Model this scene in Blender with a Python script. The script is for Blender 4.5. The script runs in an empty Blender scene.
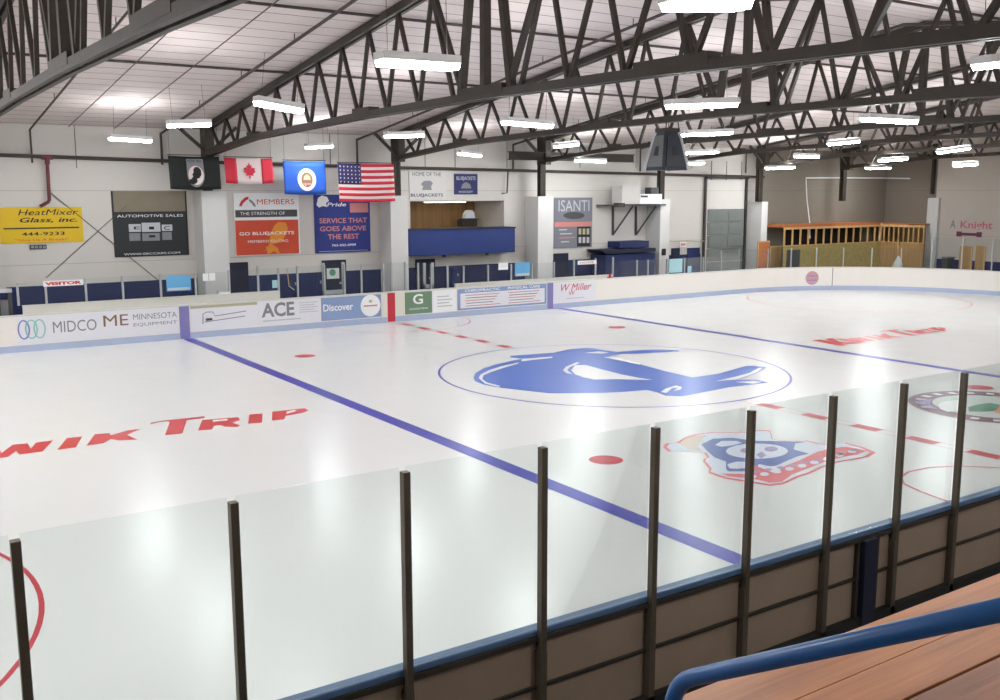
import bpy, math, random
from mathutils import Vector, Matrix
random.seed(7)
SC = bpy.context.scene
COL = SC.collection
V = Vector
# ------------------------------------------------------------------ camera
CAM = V((-16.547, -19.501, 4.571)); FPX = 988.27
YAW, PITCH, ROLL = 0.981334, -0.156978, -0.001988
def cam_axes():
    f = V((math.cos(YAW)*math.cos(PITCH), math.sin(YAW)*math.cos(PITCH), math.sin(PITCH)))
    r = f.cross(V((0, 0, 1))).normalized(); u = r.cross(f)
    c, s = math.cos(ROLL), math.sin(ROLL)
    return c*r+s*u, -s*r+c*u, f
CR, CU, CF = cam_axes()
def at(px, py, ax, c):
    """the place in the hall that shows at that pixel of the photograph, on the plane x, y or z = c"""
    d = CF + CR*((px-500)/FPX) - CU*((py-350)/FPX)
    return CAM + d*((c-CAM[ax])/d[ax])
def ice(px, py): return at(px, py, 2, 0.0)

# ------------------------------------------------------------------ materials
def lin(c):
    return tuple(((x/255)/12.92 if x/255 <= .04045 else ((x/255+.055)/1.055)**2.4) for x in c)
MATS = {}
def mat(name, rgb, rough=.6, metal=0., noise=0., nscale=4., bump=0., spec=.5):
    if name in MATS: return MATS[name]
    m = bpy.data.materials.new(name); m.use_nodes = True
    nt = m.node_tree; b = nt.nodes['Principled BSDF']
    c = lin(rgb)
    b.inputs['Base Color'].default_value = (*c, 1); b.inputs['Roughness'].default_value = rough
    b.inputs['Metallic'].default_value = metal; b.inputs['Specular IOR Level'].default_value = spec
    if noise or bump:
        tc = nt.nodes.new('ShaderNodeTexCoord'); nz = nt.nodes.new('ShaderNodeTexNoise')
        nz.inputs['Scale'].default_value = nscale; nz.inputs['Detail'].default_value = 5
        nt.links.new(tc.outputs['Object'], nz.inputs['Vector'])
        if noise:
            mx = nt.nodes.new('ShaderNodeMix'); mx.data_type = 'RGBA'
            mx.inputs[6].default_value = (*[x*(1-noise) for x in c], 1)
            mx.inputs[7].default_value = (*[min(1, x*(1+noise)) for x in c], 1)
            nt.links.new(nz.outputs['Fac'], mx.inputs[0]); nt.links.new(mx.outputs[2], b.inputs['Base Color'])
        if bump:
            bp = nt.nodes.new('ShaderNodeBump'); bp.inputs['Strength'].default_value = bump; bp.inputs['Distance'].default_value = .02
            nt.links.new(nz.outputs['Fac'], bp.inputs['Height']); nt.links.new(bp.outputs[0], b.inputs['Normal'])
    MATS[name] = m
    return m
def emit(name, rgb, s):
    m = bpy.data.materials.new(name); m.use_nodes = True; nt = m.node_tree
    nt.nodes.remove(nt.nodes['Principled BSDF']); e = nt.nodes.new('ShaderNodeEmission')
    e.inputs[0].default_value = (*lin(rgb), 1); e.inputs[1].default_value = s
    nt.links.new(e.outputs[0], nt.nodes['Material Output'].inputs[0]); MATS[name] = m
    return m
def glass(name, rgb, refl=.05):
    m = bpy.data.materials.new(name); m.use_nodes = True; nt = m.node_tree
    nt.nodes.remove(nt.nodes['Principled BSDF'])
    t = nt.nodes.new('ShaderNodeBsdfTransparent'); t.inputs[0].default_value = (*rgb, 1)
    g = nt.nodes.new('ShaderNodeBsdfGlossy'); g.inputs['Roughness'].default_value = .08
    fr = nt.nodes.new('ShaderNodeFresnel'); fr.inputs[0].default_value = 1.45
    mu = nt.nodes.new('ShaderNodeMath'); mu.operation = 'MULTIPLY'; mu.inputs[1].default_value = refl
    mx = nt.nodes.new('ShaderNodeMixShader')
    nt.links.new(fr.outputs[0], mu.inputs[0]); nt.links.new(mu.outputs[0], mx.inputs[0])
    nt.links.new(t.outputs[0], mx.inputs[1]); nt.links.new(g.outputs[0], mx.inputs[2])
    nt.links.new(mx.outputs[0], nt.nodes['Material Output'].inputs[0]); MATS[name] = m
    return m
def seam_mat(name, rgb, dark, axis, step, width, rough=.8, bump=.0, wob=.0, tint=.05):
    """panels with thin darker seams every <step> metres along an axis"""
    m = mat(name, rgb, rough, 0, tint, .6); nt = m.node_tree; b = nt.nodes['Principled BSDF']
    tc = nt.nodes.new('ShaderNodeTexCoord'); sp = nt.nodes.new('ShaderNodeSeparateXYZ')
    nz = nt.nodes.new('ShaderNodeTexNoise'); nz.inputs['Scale'].default_value = 1.3
    va = nt.nodes.new('ShaderNodeVectorMath'); va.operation = 'SCALE'; va.inputs[3].default_value = wob
    vb = nt.nodes.new('ShaderNodeVectorMath'); vb.operation = 'ADD'
    nt.links.new(tc.outputs['Object'], nz.inputs['Vector']); nt.links.new(nz.outputs['Color'], va.inputs[0])
    nt.links.new(va.outputs[0], vb.inputs[0]); nt.links.new(tc.outputs['Object'], vb.inputs[1])
    nt.links.new(vb.outputs[0], sp.inputs[0])
    a = nt.nodes.new('ShaderNodeMath'); a.operation = 'DIVIDE'; a.inputs[1].default_value = step
    nt.links.new(sp.outputs[axis], a.inputs[0])
    fr = nt.nodes.new('ShaderNodeMath'); fr.operation = 'FRACT'; nt.links.new(a.outputs[0], fr.inputs[0])
    lt = nt.nodes.new('ShaderNodeMath'); lt.operation = 'LESS_THAN'; lt.inputs[1].default_value = width/step
    nt.links.new(fr.outputs[0], lt.inputs[0])
    mx = nt.nodes.new('ShaderNodeMix'); mx.data_type = 'RGBA'
    old = b.inputs['Base Color'].links[0].from_socket
    nt.links.new(old, mx.inputs[6]); mx.inputs[7].default_value = (*lin(dark), 1)
    nt.links.new(lt.outputs[0], mx.inputs[0]); nt.links.new(mx.outputs[2], b.inputs['Base Color'])
    if bump:
        s = nt.nodes.new('ShaderNodeMath'); s.operation = 'PINGPONG'; s.inputs[1].default_value = .5
        nt.links.new(fr.outputs[0], s.inputs[0])
        pw = nt.nodes.new('ShaderNodeMath'); pw.operation = 'POWER'; pw.inputs[1].default_value = .5
        nt.links.new(s.outputs[0], pw.inputs[0])
        bp = nt.nodes.new('ShaderNodeBump'); bp.inputs['Strength'].default_value = bump; bp.inputs['Distance'].default_value = .1
        nt.links.new(pw.outputs[0], bp.inputs['Height']); nt.links.new(bp.outputs[0], b.inputs['Normal'])
    return m
def wood_mat(name, a, b_, axis='x', scale=1.0, rough=.55):
    m = mat(name, a, rough); nt = m.node_tree; b = nt.nodes['Principled BSDF']
    tc = nt.nodes.new('ShaderNodeTexCoord'); mp = nt.nodes.new('ShaderNodeMapping')
    s = {'x': (.5, 9, 9), 'y': (9, .5, 9), 'z': (9, 9, .5), 'n': (3, 3, 3)}[axis]
    mp.inputs['Scale'].default_value = [k*scale for k in s]
    nz = nt.nodes.new('ShaderNodeTexNoise'); nz.inputs['Scale'].default_value = 1.6; nz.inputs['Detail'].default_value = 8
    nz.inputs['Distortion'].default_value = .8
    rp = nt.nodes.new('ShaderNodeValToRGB'); rp.color_ramp.elements[0].position = .3; rp.color_ramp.elements[1].position = .72
    rp.color_ramp.elements[0].color = (*lin(b_), 1); rp.color_ramp.elements[1].color = (*lin(a), 1)
    nt.links.new(tc.outputs['Object'], mp.inputs[0]); nt.links.new(mp.outputs[0], nz.inputs['Vector'])
    nt.links.new(nz.outputs['Fac'], rp.inputs[0]); nt.links.new(rp.outputs[0], b.inputs['Base Color'])
    return m

mat('steel', (60, 53, 47), .5, .1, .25, 3, spec=.3)
mat('steel_light', (98, 90, 80), .5, .1, .2, 3)
mat('post_bronze', (94, 83, 71), .45, .3, .12, 6)
mat('alu', (170, 172, 172), .4, .4, .06, 6)
mat('pipe_dark', (62, 52, 48), .55, .1)
mat('pipe_red', (98, 34, 40), .5)
mat('paint_white', (206, 202, 198), .75, 0, .03, 2)
mat('paint_pier', (212, 210, 207), .7, 0, .03, 2)
mat('navy', (24, 36, 84), .6, 0, .1, 3)
mat('navy_panel', (24, 48, 112), .55, 0, .05, 3)
mat('navy_dark', (18, 24, 50), .6, 0, .1, 3)
mat('boards_white', (232, 226, 219), .35, 0, .02, 1)
mat('boards_cap', (214, 212, 208), .4, 0, .03, 2)
mat('kick', (172, 182, 208), .35, 0, .06, 2)
mat('ledge', (205, 203, 194), .5, 0, .06, 3)
mat('cap_blue', (84, 112, 150), .4, 0, .08, 3)
mat('back_sheet', (158, 138, 120), .6, 0, .1, 3, bump=.1)
mat('black_base', (24, 23, 22), .7)
mat('rail_blue', (30, 92, 158), .32, 0, .08, 8)
mat('concrete', (92, 90, 86), .8, 0, .15, 2)
mat('rubber', (40, 38, 36), .85, 0, .2, 4)
mat('red_ink', (206, 52, 60), .3); mat('red_line', (196, 48, 66), .3)
mat('blue_line', (42, 42, 166), .3); mat('logo_blue', (66, 104, 190), .3, 0, .06, 2); mat('logo_navy', (44, 74, 160), .3)
mat('ice_white', (229, 228, 226), .3); mat('logo_pale', (214, 218, 232), .3); mat('logo_red', (222, 84, 92), .3)
mat('logo_tan', (206, 178, 160), .3); mat('logo_lilac', (150, 130, 180), .3)
mat('logo_maroon', (112, 58, 80), .3); mat('logo_green', (70, 130, 104), .3); mat('logo_orange', (214, 140, 84), .3); mat('logo_grey', (190, 196, 192), .3)
mat('white', (236, 236, 236), .6); mat('off_white', (222, 216, 204), .6); mat('black', (22, 22, 24), .6); mat('dark_grey', (70, 70, 72), .6)
mat('mid_grey', (128, 128, 132), .6); mat('light_grey', (186, 188, 192), .6); mat('yellow', (214, 178, 8), .55, 0, .04, 4)
mat('banner_black', (34, 36, 40), .6); mat('banner_tan', (128, 118, 100), .7, 0, .12, 2); mat('banner_red', (206, 72, 40), .6, 0, .1, 2)
mat('orange', (226, 140, 40), .6); mat('banner_navy', (36, 50, 128), .6, 0, .06, 2); mat('banner_grey', (120, 120, 130), .6, 0, .04, 3)
mat('salmon', (202, 130, 124), .6); mat('red', (196, 34, 48), .6); mat('flag_red', (200, 36, 58), .7); mat('flag_white', (232, 214, 212), .7)
mat('flag_blue', (30, 84, 180), .7); mat('canton', (42, 44, 96), .7); mat('flag_black', (20, 22, 22), .75); mat('brown', (128, 96, 72), .6)
mat('teal', (140, 196, 190), .5); mat('green_ad', (106, 134, 108), .5); mat('steel_blue_ad', (132, 152, 190), .5)
mat('lavender', (128, 122, 176), .4); mat('ad_white', (226, 224, 230), .4); mat('gold', (176, 172, 140), .5)
mat('sky_sign', (96, 164, 208), .5); mat('pale_teal', (158, 200, 206), .5); mat('pink', (200, 112, 126), .5); mat('badge_pink', (198, 150, 156), .5)
mat('door_grey', (112, 116, 112), .6, 0, .06, 3); mat('dark_brown', (50, 42, 36), .9)
mat('screen_grey', (92, 96, 96), .5); mat('score_navy', (26, 30, 44), .5)
wood_mat('plank', (186, 122, 72), (150, 90, 48), 'x', 1.0, .42)
wood_mat('plank_worn', (156, 106, 78), (116, 74, 52), 'x', 1.2, .45)
wood_mat('pine', (214, 178, 122), (190, 148, 92), 'z', 1, .7)
wood_mat('osb', (186, 166, 104), (150, 132, 78), 'n', 2, .8)
wood_mat('ply', (176, 140, 92), (150, 116, 74), 'z', 1, .7)
wood_mat('ply_orange', (196, 120, 72), (160, 92, 52), 'x', 1, .7)
wood_mat('cabin', (150, 118, 78), (128, 98, 62), 'z', .6, .7)
seam_mat('roof_liner', (206, 194, 190), (120, 110, 106), 1, .62, .035, .85, .35, .05, .06)
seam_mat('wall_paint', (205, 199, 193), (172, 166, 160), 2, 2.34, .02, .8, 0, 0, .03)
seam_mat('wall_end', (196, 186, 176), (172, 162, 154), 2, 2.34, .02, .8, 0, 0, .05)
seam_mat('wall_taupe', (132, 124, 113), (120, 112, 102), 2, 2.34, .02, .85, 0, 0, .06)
GL = glass('rink_glass', (.945, .972, .962), .25)
GF = glass('far_glass', (.955, .97, .972), .4)
LIGHT = emit('lamp_diffuser', (246, 252, 254), 66.0)
UPL = emit('lamp_uplight', (248, 251, 254), 36.0)

# ice: white paint under a clear, softly polished surface
m = mat('ice', (228, 227, 225), .24, 0, .008, .35, spec=.22)
nt = m.node_tree; b = nt.nodes['Principled BSDF']
nz = nt.nodes.new('ShaderNodeTexNoise'); nz.inputs['Scale'].default_value = 1.2; nz.inputs['Detail'].default_value = 6
tc = nt.nodes.new('ShaderNodeTexCoord'); nt.links.new(tc.outputs['Object'], nz.inputs['Vector'])
mr = nt.nodes.new('ShaderNodeMapRange'); mr.inputs[3].default_value = .2; mr.inputs[4].default_value = .27
nt.links.new(nz.outputs['Fac'], mr.inputs[0]); nt.links.new(mr.outputs[0], b.inputs['Roughness'])

# ------------------------------------------------------------------ mesh helpers
class MB:
    def __init__(s): s.v = []; s.f = []
    def add(s, vs, fs):
        n = len(s.v); s.v += [tuple(x) for x in vs]; s.f += [tuple(n+i for i in q) for q in fs]; return s
    def box(s, a, b):
        x0, x1 = sorted((a[0], b[0])); y0, y1 = sorted((a[1], b[1])); z0, z1 = sorted((a[2], b[2]))
        return s.add([(x0,y0,z0),(x1,y0,z0),(x1,y1,z0),(x0,y1,z0),(x0,y0,z1),(x1,y0,z1),(x1,y1,z1),(x0,y1,z1)],
                     [(0,3,2,1),(4,5,6,7),(0,1,5,4),(1,2,6,5),(2,3,7,6),(3,0,4,7)])
    def bar(s, p, q, w, h, up=(0, 0, 1)):
        p, q = V(p), V(q); d = (q-p).normalized(); up = V(up)
        if abs(d.dot(up)) > .99: up = V((1, 0, 0))
        a = d.cross(up).normalized(); b = a.cross(d)
        vs = [c + a*(i*w/2) + b*(j*h/2) for c in (p, q) for i, j in ((-1,-1),(1,-1),(1,1),(-1,1))]
        return s.add(vs, [(0,3,2,1),(4,5,6,7),(0,1,5,4),(1,2,6,5),(2,3,7,6),(3,0,4,7)])
    def tube(s, pts, r, n=10):
        pts = [V(p) for p in pts]; k = len(pts); vs = []; prev = None
        for i, p in enumerate(pts):
            d = ((pts[min(i+1, k-1)]-pts[max(i-1, 0)])).normalized()
            a = prev - d*prev.dot(d) if prev is not None else d.cross(V((0, 0, 1)) if abs(d.z) < .9 else V((1, 0, 0)))
            a.normalize(); prev = a; b = d.cross(a)
            vs += [p + (a*math.cos(2*math.pi*j/n) + b*math.sin(2*math.pi*j/n))*r for j in range(n)]
        fs = [(i*n+j, i*n+(j+1) % n, (i+1)*n+(j+1) % n, (i+1)*n+j) for i in range(k-1) for j in range(n)]
        fs += [tuple(range(n-1, -1, -1)), tuple((k-1)*n+j for j in range(n))]
        return s.add(vs, fs)
    def prism(s, pts, off):
        """flat outline given thickness by the vector off"""
        pts = [V(p) for p in pts]; off = V(off); n = len(pts)
        nor = V((0, 0, 0))
        for i in range(n): nor += pts[i].cross(pts[(i+1) % n])
        if nor.dot(off) < 0: pts.reverse()
        return s.add(pts + [p+off for p in pts], [tuple(range(n-1, -1, -1)), tuple(range(n, 2*n))] +
                     [(i, (i+1) % n, n+(i+1) % n, n+i) for i in range(n)])
    def sweep(s, path, n0, n1, z0, z1):
        """path = [(x, y, nx, ny)]; a wall strip between normal offsets n0..n1 and heights z0..z1"""
        vs = []
        for x, y, nx, ny in path:
            vs += [(x+nx*n0, y+ny*n0, z0), (x+nx*n1, y+ny*n1, z0), (x+nx*n1, y+ny*n1, z1), (x+nx*n0, y+ny*n0, z1)]
        k = len(path)
        fs = [(4*i+j, 4*i+4+j, 4*i+4+(j+1) % 4, 4*i+(j+1) % 4) for i in range(k-1) for j in range(4)]
        return s.add(vs, fs + [(0, 1, 2, 3), (4*k-1, 4*k-2, 4*k-3, 4*k-4)])
    def build(s, name, material, parent=None, label=None, bevel=0, smooth=False, kind=None):
        me = bpy.data.meshes.new(name); off = wloc(parent)
        me.from_pydata([tuple(V(v)-off) for v in s.v], [], s.f); me.update()
        me.materials.append(MATS[material] if isinstance(material, str) else material)
        bm_fix(me)
        if smooth:
            for p in me.polygons: p.use_smooth = True
        o = bpy.data.objects.new(name, me); COL.objects.link(o)
        if parent is not None: o.parent = parent
        if label: o['label'] = label
        if kind: o['kind'] = kind
        if bevel:
            md = o.modifiers.new('Bevel', 'BEVEL'); md.width = bevel; md.segments = 2; md.limit_method = 'ANGLE'
        return o
import bmesh
def bm_fix(me):
    bm = bmesh.new(); bm.from_mesh(me); bmesh.ops.recalc_face_normals(bm, faces=bm.faces); bm.to_mesh(me); bm.free()
def wloc(o):
    t = V((0, 0, 0))
    while o is not None: t = t + o.location; o = o.parent
    return t
def tag(o, label, cat, group=None, kind=None):
    o['label'] = label; o['category'] = cat
    if group: o['group'] = group
    if kind: o['kind'] = kind
    return o
def thing(name, label, cat, loc=(0, 0, 0), group=None):
    o = bpy.data.objects.new(name, None); COL.objects.link(o); o.location = loc; o.empty_display_size = .2
    return tag(o, label, cat, group)
def struct(name, mb, material):
    o = mb.build(name, material); o['kind'] = 'structure'; return o
def copy_tree(o, parent=None, delta=None):
    c = o.copy(); COL.objects.link(c)
    if parent is not None: c.parent = parent
    if delta is not None: c.location = o.location + delta
    for ch in list(o.children): copy_tree(ch, c)
    return c
def text_mesh(body, bold=0.0, shear=0.0):
    if any(c in body for c in 'MWN'): bold = min(bold, .0)
    cu = bpy.data.curves.new('t', 'FONT'); cu.body = body; cu.size = 1; cu.offset = bold; cu.shear = shear; cu.resolution_u = 3
    ob = bpy.data.objects.new('t', cu); COL.objects.link(ob)
    me = bpy.data.meshes.new_from_object(ob.evaluated_get(bpy.context.evaluated_depsgraph_get()))
    bpy.data.objects.remove(ob); bpy.data.curves.remove(cu)
    vs = [v.co.copy() for v in me.vertices]; fs = [tuple(p.vertices) for p in me.polygons]
    bpy.data.meshes.remove(me)
    x0 = min(v.x for v in vs); x1 = max(v.x for v in vs); y0 = min(v.y for v in vs); y1 = max(v.y for v in vs)
    return [((v.x-x0)/(x1-x0), (v.y-y0)/(y1-y0)) for v in vs], fs
def letters(body, o, right, up, w, h, material, parent, name='lettering', bold=.015, shear=0, label=None):
    """lettering w wide and h high, its lower left corner at o, standing 4 mm proud of its panel"""
    vs, fs = text_mesh(body, bold, shear); o, right, up = V(o), V(right), V(up)
    mb = MB(); mb.add([o + right*(x*w) + up*(y*h) for x, y in vs], fs)
    me = bpy.data.meshes.new(name); off = wloc(parent)
    me.from_pydata([tuple(V(v)-off) for v in mb.v], [], mb.f); me.materials.append(MATS[material])
    ob = bpy.data.objects.new(name, me); COL.objects.link(ob); ob.parent = parent
    if label: ob['label'] = label
    return ob
def ring(c, r0, r1, a0=0, a1=2*math.pi, n=96, z=.003):
    mb = MB(); vs = []
    for i in range(n+1):
        a = a0+(a1-a0)*i/n; d = V((math.cos(a), math.sin(a), 0))
        vs += [V((c[0], c[1], z))+d*r0, V((c[0], c[1], z))+d*r1]
    mb.add(vs, [(2*i, 2*i+1, 2*i+3, 2*i+2) for i in range(n)]); return mb
def flat(pts, z):
    mb = MB(); mb.add([(p[0], p[1], z) for p in pts], [tuple(range(len(pts)))]); return mb
def ell(cx, cy, rx, ry, n=28):
    return [(cx+rx*math.cos(2*math.pi*i/n), cy+ry*math.sin(2*math.pi*i/n)) for i in range(n)]

# ------------------------------------------------------------------ the hall
YF, XR, YN, XL, YC = 15.0, 32.5, -21.2, -36.0, -3.1       # far wall, end wall, near wall, left end, ridge
def zr(y): return 6.75 + .13*(15-(y if y > YC else 2*YC-y))
struct('floor', MB().box((XL, YN, -.3), (XR, YF, -.02)), 'concrete')
ox0, ox1, oz0, oz1 = 2.3, 6.74, 2.3, 4.28                   # opening of the press box
w = MB()
w.box((XL, YF, -.3), (ox0, YF+.25, 8)); w.box((ox1, YF, -.3), (22.1, YF+.25, 8))
w.box((ox0, YF, -.3), (ox1, YF+.25, oz0)); w.box((ox0, YF, oz1), (ox1, YF+.25, 8))
struct('wall_back', w, 'wall_paint')
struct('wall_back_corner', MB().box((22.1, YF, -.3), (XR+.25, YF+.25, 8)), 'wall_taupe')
ye = at(936, 200, 0, XR).y
w = MB(); w.prism([(XR, ye, -.3), (XR, YN, -.3), (XR, YN, zr(YN)+.3), (XR, YC, zr(YC)+.3), (XR, ye, zr(ye)+.3)], (.25, 0, 0))
struct('wall_right', w, 'wall_end')
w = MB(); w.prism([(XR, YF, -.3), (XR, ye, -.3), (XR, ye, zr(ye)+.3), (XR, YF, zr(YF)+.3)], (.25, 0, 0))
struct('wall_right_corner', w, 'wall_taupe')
w = MB(); w.prism([(XL, YF, -.3), (XL, YN, -.3), (XL, YN, zr(YN)+.3), (XL, YC, zr(YC)+.3), (XL, YF, zr(YF)+.3)], (-.25, 0, 0))
struct('wall_left', w, 'wall_end')
struct('wall_front', MB().box((XL, YN-.25, -.3), (XR, YN, 8)), 'wall_paint')
for nm, y0, y1 in (('ceiling', YF+.25, YC), ('ceiling_near', YC, YN-.25)):
    z0, z1 = zr(y0), zr(y1)
    w = MB(); w.prism([(XL-.2, y0, z0), (XL-.2, y1, z1), (XL-.2, y1, z1+.2), (XL-.2, y0, z0+.2)], (XR-XL+.4, 0, 0))
    struct(nm, w, 'roof_liner')
# navy lower wall
w = MB(); w.box((-14.6, YF-.03, -.02), (18.2, YF+.0, 1.68)); struct('baseboard_back', w, 'navy')
w = MB(); w.box((XR-.03, 12.4, -.02), (XR, -6, 1.08)); struct('baseboard_right', w, 'navy')
# white piers that carry the trusses
TX = [-13.42, -5.9, 1.3, 8.1, 14.8, 21.3, 27.7]
struct('trim_1', MB().box((-13.77, 14.05, -.02), (-13.07, YF-.001, 4.7)), 'paint_pier')
for i, (p0, p1, ztp) in enumerate(((203, 228, 4.68), (391, 408, 4.5), (538, 553, 4.45), (660, 669.5, 4.3), (761, 767, 4.15))):
    struct('trim_%d' % (i+2), MB().box((at(p0, 230, 1, 14.05).x, 14.05, -.02), (at(p1, 230, 1, 14.05).x, YF-.001, ztp)), 'paint_pier')
a, c = at(930, 200, 0, XR), at(941, 200, 0, XR)
struct('trim_8', MB().box((XR-.2, a.y, -.02), (XR-.001, c.y, 4.3)), 'paint_pier')
# press box behind the opening
w = MB()
w.box((ox0-.1, YF+.25, oz0), (ox0, YF+2.4, oz1+.1)); w.box((ox1, YF+.25, oz0), (ox1+.1, YF+2.4, oz1+.1))
w.box((ox0-.1, YF+.25, oz1), (ox1+.1, YF+2.5, oz1+.1)); w.box((ox0-.1, YF+.25, oz0-.1), (ox1+.1, YF+2.5, oz0))
struct('wall_alcove', w, 'paint_white')
struct('wall_alcove_back', MB().box((ox0, YF+2.3, oz0), (ox1, YF+2.4, oz1)), 'cabin')

# ------------------------------------------------------------------ roof trusses
def bz(y):
    d = abs(y-YC)
    for (d0, z0), (d1, z1) in zip(((0, 6.4), (5.1, 6.36), (12.6, 6.2)), ((5.1, 6.36), (12.6, 6.2), (17.1, 5.86))):
        if d <= d1+1e-6: return z0+(z1-z0)*(d-d0)/(d1-d0)
    return 5.86
def make_truss():
    t = thing('roof_truss', '', 'roof truss', (0, 14, 5))
    ys = [14.0, 9.5, 2.0, YC, -8.2, -15.7, -20.2]
    b = MB()
    for y0, y1 in zip(ys, ys[1:]):
        for dx in (-.085, .085):
            b.bar((dx, y0, bz(y0)), (dx, y1, bz(y1)), .09, .07); b.bar((dx*1.35, y0, bz(y0)+.05), (dx*1.35, y1, bz(y1)+.05), .025, .14)
    b.build('bottom_chord', 'steel', t)
    b = MB()
    for y0, y1 in ((14.2, YC), (YC, -20.4)):
        for dx in (-.08, .08):
            b.bar((dx, y0, zr(y0)-.12), (dx, y1, zr(y1)-.12), .09, .17)
    b.build('top_chord', 'steel', t)
    webs = []
    bn = [-1.95+1.46*k for k in range(0, 11)]; tn = [.37-1.46+1.46*k for k in range(0, 11)]
    for k in range(11):
        webs.append((bn[k], tn[k], .078))                                   # leaning inward
        if k+1 < 11: webs.append((bn[k+1], tn[k], .078))
    webs.append((-2.35, -1.15, .1)); webs.append((-2.2, -2.62, .14))
    for s in (1, -1):
        for yb, yt, wd in webs:
            yb2, yt2 = (yb, yt) if s > 0 else (2*YC-yb, 2*YC-yt)
            if max(yb2, yt2) > 13.9: continue
            MB().bar((0, yb2, bz(yb2)), (0, yt2, zr(yt2)-.2), wd, wd, (1, 0, 0)).build('web_member', 'steel', t)
    MB().bar((0, YC, bz(YC)), (0, YC, zr(YC)-.2), .16, .16, (1, 0, 0)).build('web_member', 'steel', t)
    for y, l in ((2.1, .9), (YC, 1.5), (-8.3, 1.6), (9.6, .5), (-15.8, .5)):
        MB().box((-.135, y-l/2, bz(y)+.02), (.135, y+l/2, bz(y)+.21)).build('gusset_plate', 'steel', t)
    # the end box and column at the far wall, with two braces up to the roof
    b = MB(); b.box((-.14, 13.75, 5.75), (.14, 14.35, 6.86)); b.build('end_block', 'steel', t)
    b = MB(); b.box((-.13, 14.1, 4.15), (.13, 14.14, 5.8)); b.box((-.13, 14.3, 4.15), (.13, 14.34, 5.8)); b.box((-.05, 14.1, 4.15), (.05, 14.34, 5.8))
    b.build('column', 'steel', t)
    for s in (-1, 1):
        MB().bar((s*.1, 14, 6.0), (s*1.0, 14, 6.8), .1, .1).build('knee_brace', 'steel', t)
    return t
T0 = make_truss(); T0.location.x = TX[0]
TL = ['nearest dark steel roof truss, crossing the upper left corner of the photo',
      'dark steel roof truss whose column ends between the black flag and the Canadian flag',
      'dark steel roof truss ending at the column right of the American flag',
      'dark steel roof truss ending at the column left of the tall grey banner',
      'dark steel roof truss ending at the column behind the scoreboard',
      'dark steel roof truss ending just right of the grey roll-up door',
      'farthest dark steel roof truss, ending above the wooden stand']
T0['label'] = TL[0]; T0['group'] = 'roof trusses'
for i in range(1, 7):
    c = copy_tree(T0); c.location.x = TX[i]; c['label'] = TL[i]
# pipes under the roof: lines along the hall and branch lines up the slope
lab = {6.45: 'dark pipe running the length of the hall low on the far roof slope', 1.1: 'dark pipe running the length of the hall halfway up the far roof slope',
       -5.6: 'dark pipe running the length of the hall just past the ridge', -9.5: 'dark pipe running the length of the hall over the near boards'}
for y, l in lab.items():
    tag(MB().tube([(-20, y, zr(y)-.07), (XR-.1, y, zr(y)-.07)], .035, 8).build('roof_pipe', 'pipe_dark'), l, 'pipe', 'pipes under the roof')
names = ['first', 'second', 'third', 'fourth', 'fifth', 'sixth']
for i, x in enumerate([-14.6+.0, -7.2, .0, 7.1, 14.1, 21.0]):
    if i == 0: x = -11.2
    r = .04 if i else .03
    t = thing('sprinkler_pipe', 'dark sprinkler branch pipe up the roof slope, %s from the left' % names[i], 'pipe', (x, 14.85, 5.6), 'sprinkler branch pipes')
    zt = zr(14.85)-.2
    MB().tube([(x, 14.85, 5.55), (x, 14.85, zt), (x, YC, zr(YC)-.2), (x, -16, zr(-16)-.2)], r, 8).build('pipe', 'pipe_dark', t)
    for y in (10.5, 6.8, 3.1, -.6):
        MB().tube([(x, y, zr(y)-.2), (x, y, zr(y)-.02)], .012, 6).build('hanger', 'pipe_dark', t)
for i, (x, l) in enumerate(((-8.65, 'thin wire line up the roof slope, left of the second truss'), (-10.05, 'thin wire line up the roof slope above the yellow sign'))):
    tag(MB().tube([(x, 14.9, zr(14.9)-.06), (x, -4, zr(-3.1)-.12)], .014, 6).build('roof_wire', 'pipe_dark'), l, 'wire', 'thin lines on the roof')
# sprinkler main along the far wall
t = thing('sprinkler_main', 'long dark horizontal sprinkler pipe along the far wall behind the flags', 'pipe', (-6, 14.8, 5.6))
pm = [at(px, py, 1, 14.82) for px, py in ((-120, 151), (0, 155), (170, 161), (395, 167.5), (500, 170), (650, 174), (764, 177))]
MB().tube(pm, .06, 8).build('pipe', 'pipe_dark', t)
for px, py in ((75, 140), (330, 147), (425, 150), (455, 150), (507, 150), (580, 160), (636, 160), (692, 165)):
    a = at(px, py, 1, 14.82)
    MB().tube([(a.x, a.y, zr(14.8)-.02), (a.x, a.y, at(px, 168, 1, 14.82).z)], .012, 6).build('hanger_rod', 'pipe_dark', t)
t = thing('riser_pipe', 'dark red pipe dropping from the sprinkler main to the yellow sign', 'pipe', at(48, 205, 1, 14.8))
a, b_, c = at(47, 158, 1, 14.78), at(49.5, 203, 1, 14.78), at(40, 206.5, 1, 14.78)
MB().tube([a, b_+V((0, 0, .1)), b_+V((-.04, 0, .03)), b_+V((-.1, 0, 0)), c], .055, 10).build('pipe', 'pipe_red', t)
MB().tube([a+V((-.16, 0, .02)), a+V((.16, 0, .02))], .075, 10).build('tee_fitting', 'pipe_red', t); MB().tube([a+V((0, 0, .05)), a+V((0, 0, -.2))], .075, 10).build('coupling', 'pipe_red', t)
a, b_ = at(508, 170, 1, 14.85), at(507, 193, 1, 14.85)
tag(MB().tube([a, b_, b_+V((-.25, 0, -.02))], .03, 8).build('drop_pipe', 'pipe_dark'), 'thin dark drop pipe right of the small blue square sign', 'pipe')
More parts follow.
